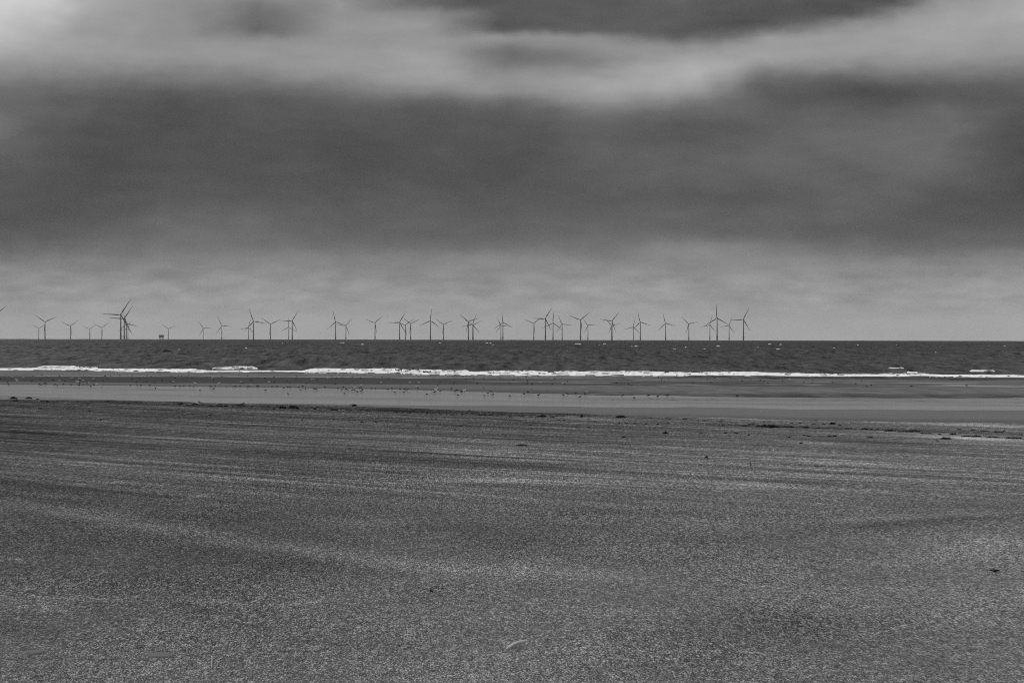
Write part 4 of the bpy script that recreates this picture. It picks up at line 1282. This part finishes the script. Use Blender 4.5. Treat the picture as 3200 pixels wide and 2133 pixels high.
razor()
stick('straw_stalk', [(662, 2058, 0.02), (662.5, 2068, 0.012), (662, 2080, 0.006), (659.5, 2091)], [0.0025, 0.003, 0.003, 0.002], M_STRAW, 'thin pale upright stalk of straw near the bottom left', 'stalk', 0.006)
stick('feather_quill', [(1328, 1839, 0.012), (1337, 1841, 0.012), (1344, 1845, 0.008)], [0.002, 0.003, 0.004], M_STRAW, 'short pale quill with a dark clot at its end', 'feather', 0.006)
stick('weed_scrap', [(1343, 1844), (1347, 1847, 0.008), (1352, 1850)], [0.005, 0.013, 0.006], M_WEED, 'tiny dark scrap clotted on the end of the pale quill', 'seaweed', 0.006)
stick('twig', [(2203, 1431), (2209, 1430, 0.03), (2212, 1434, 0.01)], [0.02, 0.03, 0.01], M_WOOD, 'small black forked twig scrap on the mid sand right of centre', 'twig', 0.02)
stick('twig', [(2344, 1446, 0.03), (2346, 1455)], [0.012, 0.009], M_WOOD, 'thin black twig pointing upright, second twig from left on mid sand', 'twig', 0.01)
stick('twig', [(2544, 1455, 0.03), (2549, 1458), (2560, 1458.5), (2571, 1458)], [0.008, 0.018, 0.014, 0.008], M_WOOD, 'flat black twig with bent end, rightmost twig on mid sand', 'twig', 0.015)
stick('twig', [(2263, 1427), (2268, 1424, 0.02)], [0.01, 0.008], M_WOOD, 'tiny slanted black twig between the forked and upright twigs', 'twig', 0.01)
stick('driftwood_stick', [(1616, 1391), (1630, 1392, 0.01), (1648, 1392)], [0.03, 0.032, 0.02], M_WOOD, 'short flat black stick alone on the sand at picture centre', 'driftwood', 0.02)
stick('driftwood_stick', [(1428, 1331.8), (1438, 1332.8, 0.01), (1447, 1333.2)], [0.03, 0.04, 0.02], M_WOOD, 'flat dark stick on sand below the central trio of turbines', 'driftwood', 0.02)
stick('driftwood_stick', [(2073, 1354.5), (2079, 1353.5, 0.02), (2086, 1354.5)], [0.04, 0.05, 0.03], M_WOOD, 'low dark stick with an upright twig on its back', 'driftwood', 0.03)
stick('twig', [(2078, 1353, 0.05), (2082, 1349, 0.14)], [0.02, 0.012], M_WOOD, 'slanting twig standing up from the low dark stick', 'twig', 0.02)
stick('driftwood_stick', [(736, 1266, 0.02), (746, 1266.5, 0.02), (755, 1265.5, 0.05), (762, 1264, 0.08)], [0.04, 0.05, 0.05, 0.06], M_WOOD, 'dark driftwood bough with raised right end on the left tide line', 'driftwood', 0.03)
stick('driftwood_stick', [(736, 1294.5), (730, 1291.5, 0.10), (1728 - 1000 + 0, 1291.4, 0.1)][:2], [0.02, 0.02], M_WOOD, 'thin dark peg standing on sand left of centre', 'driftwood', 0.02)
stick('black_scrap', [(654, 1299.5), (655.5, 1298.5, 0.02), (658, 1296.5, 0.03), (661, 1295, 0.04), (663, 1295.4, 0.03)], [0.03, 0.045, 0.02, 0.045, 0.03], M_WEED, 'black bone-shaped scrap standing alone on the left sand', 'debris', 0.04)
stick('driftwood_stick', [(1738, 1300.5, 0.03), (1733, 1298.5, 0.07), (1728, 1297, 0.13)][::-1], [0.012, 0.016, 0.02], M_WOOD, 'thin stick leaning out of the tide line, right of centre', 'driftwood', 0.0)
stick('driftwood_hoop', [(1093, 1268, 0.0), (1094, 1268, 0.06), (1098, 1268, 0.10), (1104, 1268, 0.08)], [0.03, 0.03, 0.03, 0.03], M_WOOD, 'curved dark root arching beside a black heap left of centre', 'driftwood', 0.02)
stick('pale_stick', [(1990 - 8, 1401.5), (1990, 1401, 0.01), (1990 + 4, 1401)], [0.012, 0.02, 0.014], M_SHELL, 'bright white flat shell sliver alone on sand at centre right', 'shell', 0.015)
stick('pale_stick', [(2412, 1406), (2416, 1407.5, 0.02), (2419, 1409.5)], [0.012, 0.016, 0.012], M_SHELL, 'small white stick lying aslant on sand below the last turbine', 'stick', 0.012)
stick('straw_stalk', [(1401, 1478), (1412, 1475.5, 0.01), (1425, 1474, 0.01), (1438, 1473.5)], [0.004, 0.006, 0.006, 0.004], M_STRAW, 'long thin pale straw lying flat above the bright sand streak', 'stalk', 0.008)
stick('pale_stick', [(609, 1260.8, 0.05), (616, 1262.6, 0.08), (624, 1265, 0.03)], [0.03, 0.035, 0.025], M_STRAW, 'pale crooked stick lying against black weed on the left tide line', 'stick', 0.03)
stick('pale_stick', [(2834, 1348.3, 0.1), (2840, 1347.8, 0.12), (2846, 1347.5, 0.1)], [0.02, 0.03, 0.02], M_SHELL, 'white sliver of wood on top of the right seaweed heap', 'stick', 0.02)

# black scrap of bladder wrack in the right foreground
x, y, z = to_ground(3108, 1787)
o = bpy.data.objects.new('seaweed_scrap', None)
bm = bmesh.new()
r = random.Random(5)
for k in range(16):
    a = r.uniform(-0.5, math.pi + 0.5)
    ln = r.uniform(0.02, 0.055)
    p0 = Vector((r.uniform(-0.012, 0.012), r.uniform(-0.02, 0.02), 0.008))
    p1 = p0 + Vector((math.cos(a) * ln * 0.5, r.uniform(-0.02, 0.02), abs(math.sin(a)) * ln * 0.35 + 0.004))
    p2 = p0 + Vector((math.cos(a) * ln, r.uniform(-0.02, 0.02), max(0.004, abs(math.sin(a)) * ln * 0.5 - 0.003)))
    tube(bm, [p0, p1, p2], [0.004, 0.008, 0.003], 6, 0.5)
bmesh.ops.create_icosphere(bm, subdivisions=2, radius=0.012, matrix=Matrix.Translation((0, 0, 0.009)) @ Matrix.Diagonal((1.4, 1.6, 0.8, 1)))
o = bpy.data.objects.new('seaweed_scrap', bm_mesh('seaweed_scrap', bm, M_WEED))
o.location = (x, y, z + 0.004)
o.scale = (1.15, 1.15, 1.15)
tag(o, 'ragged black scrap of seaweed alone on the right foreground sand', 'seaweed')
link(o)

# smooth wet ovals left on the coarse sand
m_pud, t, out = new_mat('puddle_water')
geo = t.node('ShaderNodeNewGeometry')
b = t.node('ShaderNodeBsdfDiffuse')
n = t.noise(geo.outputs['Position'], 30.0, 4.0, 0.6)
v = t.mapr(n, 0.25, 0.75, 0.135, 0.17)
t.link(t.comb(v, v, v), b.inputs['Color'])
t.link(b.outputs[0], out.inputs['Surface'])
for px, py, rx, ry in ((110, 2038, 28, 6), (500, 2047.5, 50, 7), (2610, 2077, 14, 3)):
    x, y, z = to_ground(px, py)
    _, ya, _ = to_ground(px, py + ry)
    _, yb, _ = to_ground(px, py - ry)
    n = 40
    bm = bmesh.new()
    ct = bm.verts.new((0, 0, 0.012))
    r1, r2, r3 = [], [], []
    for j in range(n):
        a = 2 * math.pi * j / n
        wob = 1 + 0.12 * math.sin(2 * a + px) + 0.07 * math.sin(5 * a + py)
        cx, cy = math.cos(a) * rx * y / FPX * wob, math.sin(a) * (yb - ya) / 2 * wob
        r1.append(bm.verts.new((cx * 0.6, cy * 0.6, 0.0115 + float(ground(x + cx * .6, y + cy * .6)) - z)))
        r2.append(bm.verts.new((cx * 0.95, cy * 0.95, 0.009 + float(ground(x + cx, y + cy)) - z)))
        r3.append(bm.verts.new((cx * 1.02, cy * 1.02, -0.01 + float(ground(x + cx, y + cy)) - z)))
    for j in range(n):
        k2 = (j + 1) % n
        bm.faces.new((ct, r1[j], r1[k2]))
        bm.faces.new((r1[j], r2[j], r2[k2], r1[k2]))
        bm.faces.new((r2[j], r3[j], r3[k2], r2[k2]))
    o = bpy.data.objects.new('puddle', bm_mesh('puddle', bm, m_pud))
    o.location = (x, y, z)
    tag(o, kind='structure')
    link(o)

# ------------------------------------------------------------------ sea haze
HAZE = 1.8e-5
bm = bmesh.new()
bmesh.ops.create_cube(bm, size=1.0)
m_haze, t, out = new_mat('sea_haze')
pvn = t.node('ShaderNodeVolumePrincipled')
pvn.inputs['Color'].default_value = (0.9, 0.9, 0.9, 1)
pvn.inputs['Density'].default_value = HAZE
t.link(pvn.outputs[0], out.inputs['Volume'])
hz = bpy.data.objects.new('haze', bm_mesh('haze', bm, m_haze, False))
hz.scale = (60000, 36000, 330)
hz.location = (0, 16000, 85)
hz['kind'] = 'stuff'
if HAZE > 0:
    link(hz)
